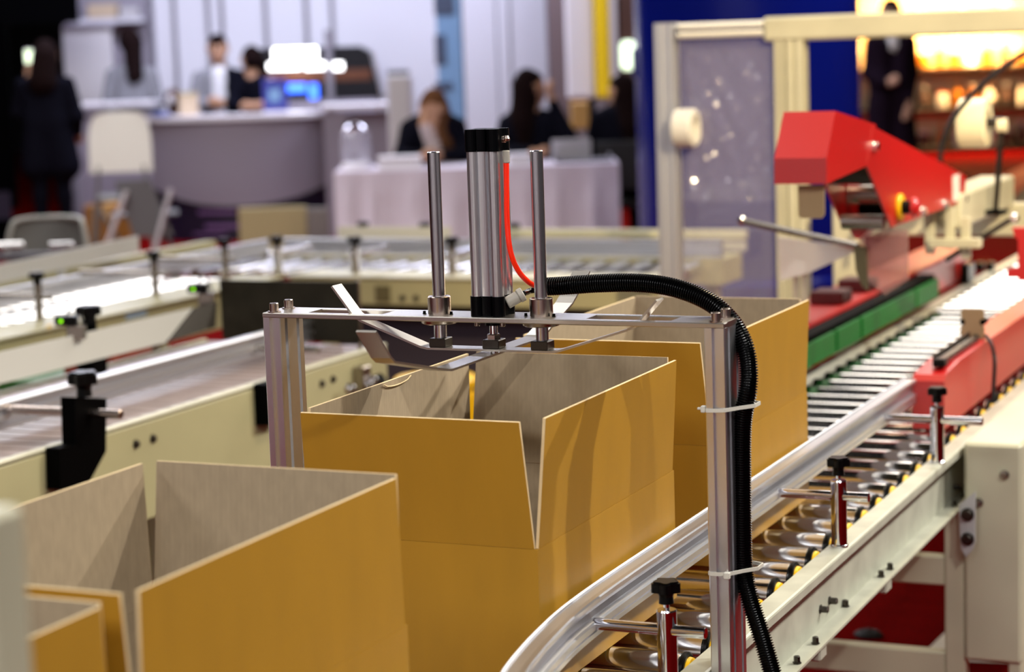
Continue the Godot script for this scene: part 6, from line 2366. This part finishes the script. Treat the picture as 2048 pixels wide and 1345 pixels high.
	hand(b, V.call(0.18, 0.92, 0.1), V.call(0, -1, 0.1).normalized(), V.call(0, 0, 1), SKIN)
	hand(b, V.call(-0.18, 0.92, 0.1), V.call(0, -1, 0.1).normalized(), V.call(0, 0, 1), SKIN)
	head(b, V.call(0.0, 1.66, 0.0), V.call(0.5, 0, -1).normalized(), HAIRB, SKIN)
	limb(b, [V.call(0.03, 1.66, 0.04), V.call(0.04, 1.36, 0.09)], [0.09, 0.07], HAIRB)
	add_person("person with long dark hair in grey standing beside the flip chart", uv(262, 120, 18.9).x, 18.9, 0.0, 0.0, b)

	# seated visitors behind the covered table
	seated("person with long brown hair and black top bending over the covered table", 868.0, 14.55, Color(0.10, 0.045, 0.02), BLACK, 1.10, V.call(-0.7, -0.55, 0.6).normalized(), 0)
	seated("person with long black hair in a black jacket seated with one hand at the face", 1062.0, 14.65, HAIRB, BLACK, 1.22, V.call(0.85, -0.05, -0.45).normalized(), 1)
	seated("person in black seated beside the blue pillar at the table end", 1246.0, 14.75, HAIRB, BLACK, 1.16, V.call(-0.6, 0, -0.8).normalized(), 2)

	# man in a dark suit behind the sealing machine
	b = []
	limb(b, [V.call(-0.10, 0.05, 0), V.call(-0.10, 0.5, 0.0), V.call(-0.09, 0.92, 0)], [0.06, 0.07, 0.10], SUIT)
	limb(b, [V.call(0.10, 0.05, 0), V.call(0.10, 0.5, 0.0), V.call(0.09, 0.92, 0)], [0.06, 0.07, 0.10], SUIT)
	limb(b, [V.call(-0.10, 0.04, 0), V.call(-0.11, 0.04, 0.14)], [0.045, 0.04], BLACK)
	limb(b, [V.call(0.10, 0.04, 0), V.call(0.11, 0.04, 0.14)], [0.045, 0.04], BLACK)
	limb(b, [V.call(-0.07, 0.86, 0), V.call(-0.07, 1.1, 0), V.call(-0.10, 1.42, 0)], [0.12, 0.12, 0.10], SUIT)
	limb(b, [V.call(0.07, 0.86, 0), V.call(0.07, 1.1, 0), V.call(0.10, 1.42, 0)], [0.12, 0.12, 0.10], SUIT)
	limb(b, [V.call(0, 1.40, 0.06), V.call(0, 1.47, 0.05)], [0.04, 0.05], Color(0.66, 0.64, 0.60))
	limb(b, [V.call(-0.09, 0.55, 0), V.call(-0.08, 0.9, 0)], [0.14, 0.12], SUIT)
	limb(b, [V.call(0.09, 0.55, 0), V.call(0.08, 0.9, 0)], [0.14, 0.12], SUIT)
	limb(b, [V.call(-0.16, 1.43, 0), V.call(-0.19, 1.18, 0.0), V.call(-0.10, 1.10, 0.18)], [0.07, 0.058, 0.045], SUIT)
	limb(b, [V.call(0.16, 1.43, 0), V.call(0.19, 1.17, -0.02), V.call(0.14, 0.95, 0.10)], [0.07, 0.058, 0.045], SUIT)
	hand(b, V.call(-0.09, 1.10, 0.19), V.call(0.7, 0.15, 0.6).normalized(), V.call(0, 1, 0), SKIN)
	hand(b, V.call(0.135, 0.93, 0.11), V.call(-0.1, -0.9, 0.3).normalized(), V.call(0, 1, 0), SKIN)
	head(b, V.call(0, 1.68, 0.02), V.call(-0.2, 0, 1).normalized(), HAIRB, SKIN)
	add_person("person in a dark suit standing between the blue pillar and the display wall", uv(1782, 180, 18.4).x, 18.4, 0.0, 0.0, b)

func seated(label: String, px: float, dist: float, hair: Color, top: Color, hy: float, look: Vector3, pose: int) -> void:
	var V := func(x: float, y: float, z: float) -> Vector3: return Vector3(x, y, z)
	var b: Array = []
	var u := uv(px, 250, dist).x
	# thighs forward towards the table, shins down
	var fz := 0.38 if pose < 2 else -0.36
	for s in [-1.0, 1.0]:
		limb(b, [V.call(0.08 * s, 0.52, 0.0), V.call(0.10 * s, 0.50, fz), V.call(0.10 * s, 0.07, fz * 1.02), V.call(0.10 * s, 0.04, fz * 1.4)], [0.095, 0.07, 0.045, 0.035], BLACK)
	var lean := 0.18 if pose == 0 else 0.05
	if pose == 2:
		lean = -0.06
	limb(b, [V.call(-0.06, 0.56, 0.0), V.call(-0.09, 0.98, lean)], [0.13, 0.095], top)
	limb(b, [V.call(0.06, 0.56, 0.0), V.call(0.09, 0.98, lean)], [0.13, 0.095], top)
	var hs := V.call(0.0, hy, lean + (0.05 if pose == 0 else 0.0)) as Vector3
	if pose == 0:
		limb(b, [V.call(-0.17, 0.98, lean), V.call(-0.22, 0.80, 0.24), V.call(-0.08, 0.80, 0.42)], [0.06, 0.05, 0.038], top)
		limb(b, [V.call(0.17, 0.98, lean), V.call(0.22, 0.80, 0.24), V.call(0.06, 0.80, 0.42)], [0.06, 0.05, 0.038], top)
		hand(b, V.call(-0.07, 0.80, 0.43), V.call(0.5, 0, 0.8).normalized(), V.call(1, 0, -0.4).normalized(), SKIN)
		hand(b, V.call(0.05, 0.80, 0.43), V.call(-0.5, 0, 0.8).normalized(), V.call(1, 0, 0.4).normalized(), SKIN)
		# pale scarf down one side
		limb(b, [V.call(-0.05, hy - 0.12, lean + 0.10), V.call(0.0, 0.82, lean + 0.06)], [0.035, 0.045], Color(0.55, 0.46, 0.46))
	elif pose == 1:
		limb(b, [V.call(0.17, 0.98, lean), V.call(0.28, 0.84, 0.16), V.call(0.16, 1.10, 0.12)], [0.06, 0.052, 0.04], top)
		limb(b, [V.call(-0.17, 0.98, lean), V.call(-0.22, 0.80, 0.16), V.call(-0.02, 0.79, 0.34)], [0.06, 0.05, 0.04], top)
		hand(b, V.call(0.155, 1.11, 0.12), V.call(-0.25, 0.9, 0.0).normalized(), V.call(0, 0.2, 1).normalized(), SKIN)
		hand(b, V.call(-0.01, 0.79, 0.35), V.call(0.6, 0, 0.7).normalized(), V.call(1, 0, -0.6).normalized(), SKIN)
	else:
		limb(b, [V.call(0.17, 0.98, lean), V.call(0.23, 0.78, -0.05), V.call(0.12, 0.62, -0.25)], [0.06, 0.052, 0.04], top)
		limb(b, [V.call(-0.17, 0.98, lean), V.call(-0.23, 0.78, -0.05), V.call(-0.12, 0.62, -0.25)], [0.06, 0.052, 0.04], top)
		hand(b, V.call(0.11, 0.61, -0.26), V.call(-0.3, 0, -0.9).normalized(), V.call(1, 0, 0), SKIN)
		hand(b, V.call(-0.11, 0.61, -0.26), V.call(0.3, 0, -0.9).normalized(), V.call(1, 0, 0), SKIN)
	head(b, hs, look, hair, SKIN)
	var back := -look
	back.y = 0.0
	limb(b, [hs + back * 0.04 + Vector3(0, 0.0, 0), hs + back * 0.075 + Vector3(0, -0.22, 0), hs + back * (0.16 if pose == 0 else 0.08) + Vector3(0, -0.38, 0)], [0.088, 0.085, 0.06], hair)
	add_person(label, u, dist, 0.0, 0.0, b)
	# the chair
	var t := thing("side_chair", ["dark chair under the brown haired person", "dark purple chair under the person with a hand at the face", "dark chair under the person beside the blue pillar"][pose], "chair", spot(u, dist), YAW)
	var st := mb()
	bx(st, Vector3(-0.22, 0.37, -0.22), Vector3(0.22, 0.415, 0.20), 0.012)
	obj("seat", st, M.chair_dark, t)
	st = mb()
	var zb := -0.25 if pose < 2 else 0.25
	bx(st, Vector3(-0.21, 0.50, zb - 0.015), Vector3(0.21, 0.84, zb + 0.015), 0.01)
	obj("backrest", st, M.chair_dark, t)
	for s in [-0.18, 0.18]:
		st = mb()
		cyl(st, Vector3(s, 0.40, zb * 0.85), Vector3(s, 0.55, zb), 0.012, 8)
		obj("back_support", st, M.dark_steel, t)
	chair_legs(t, 0.18, 0.18, 0.38, M.dark_steel, 0.02)
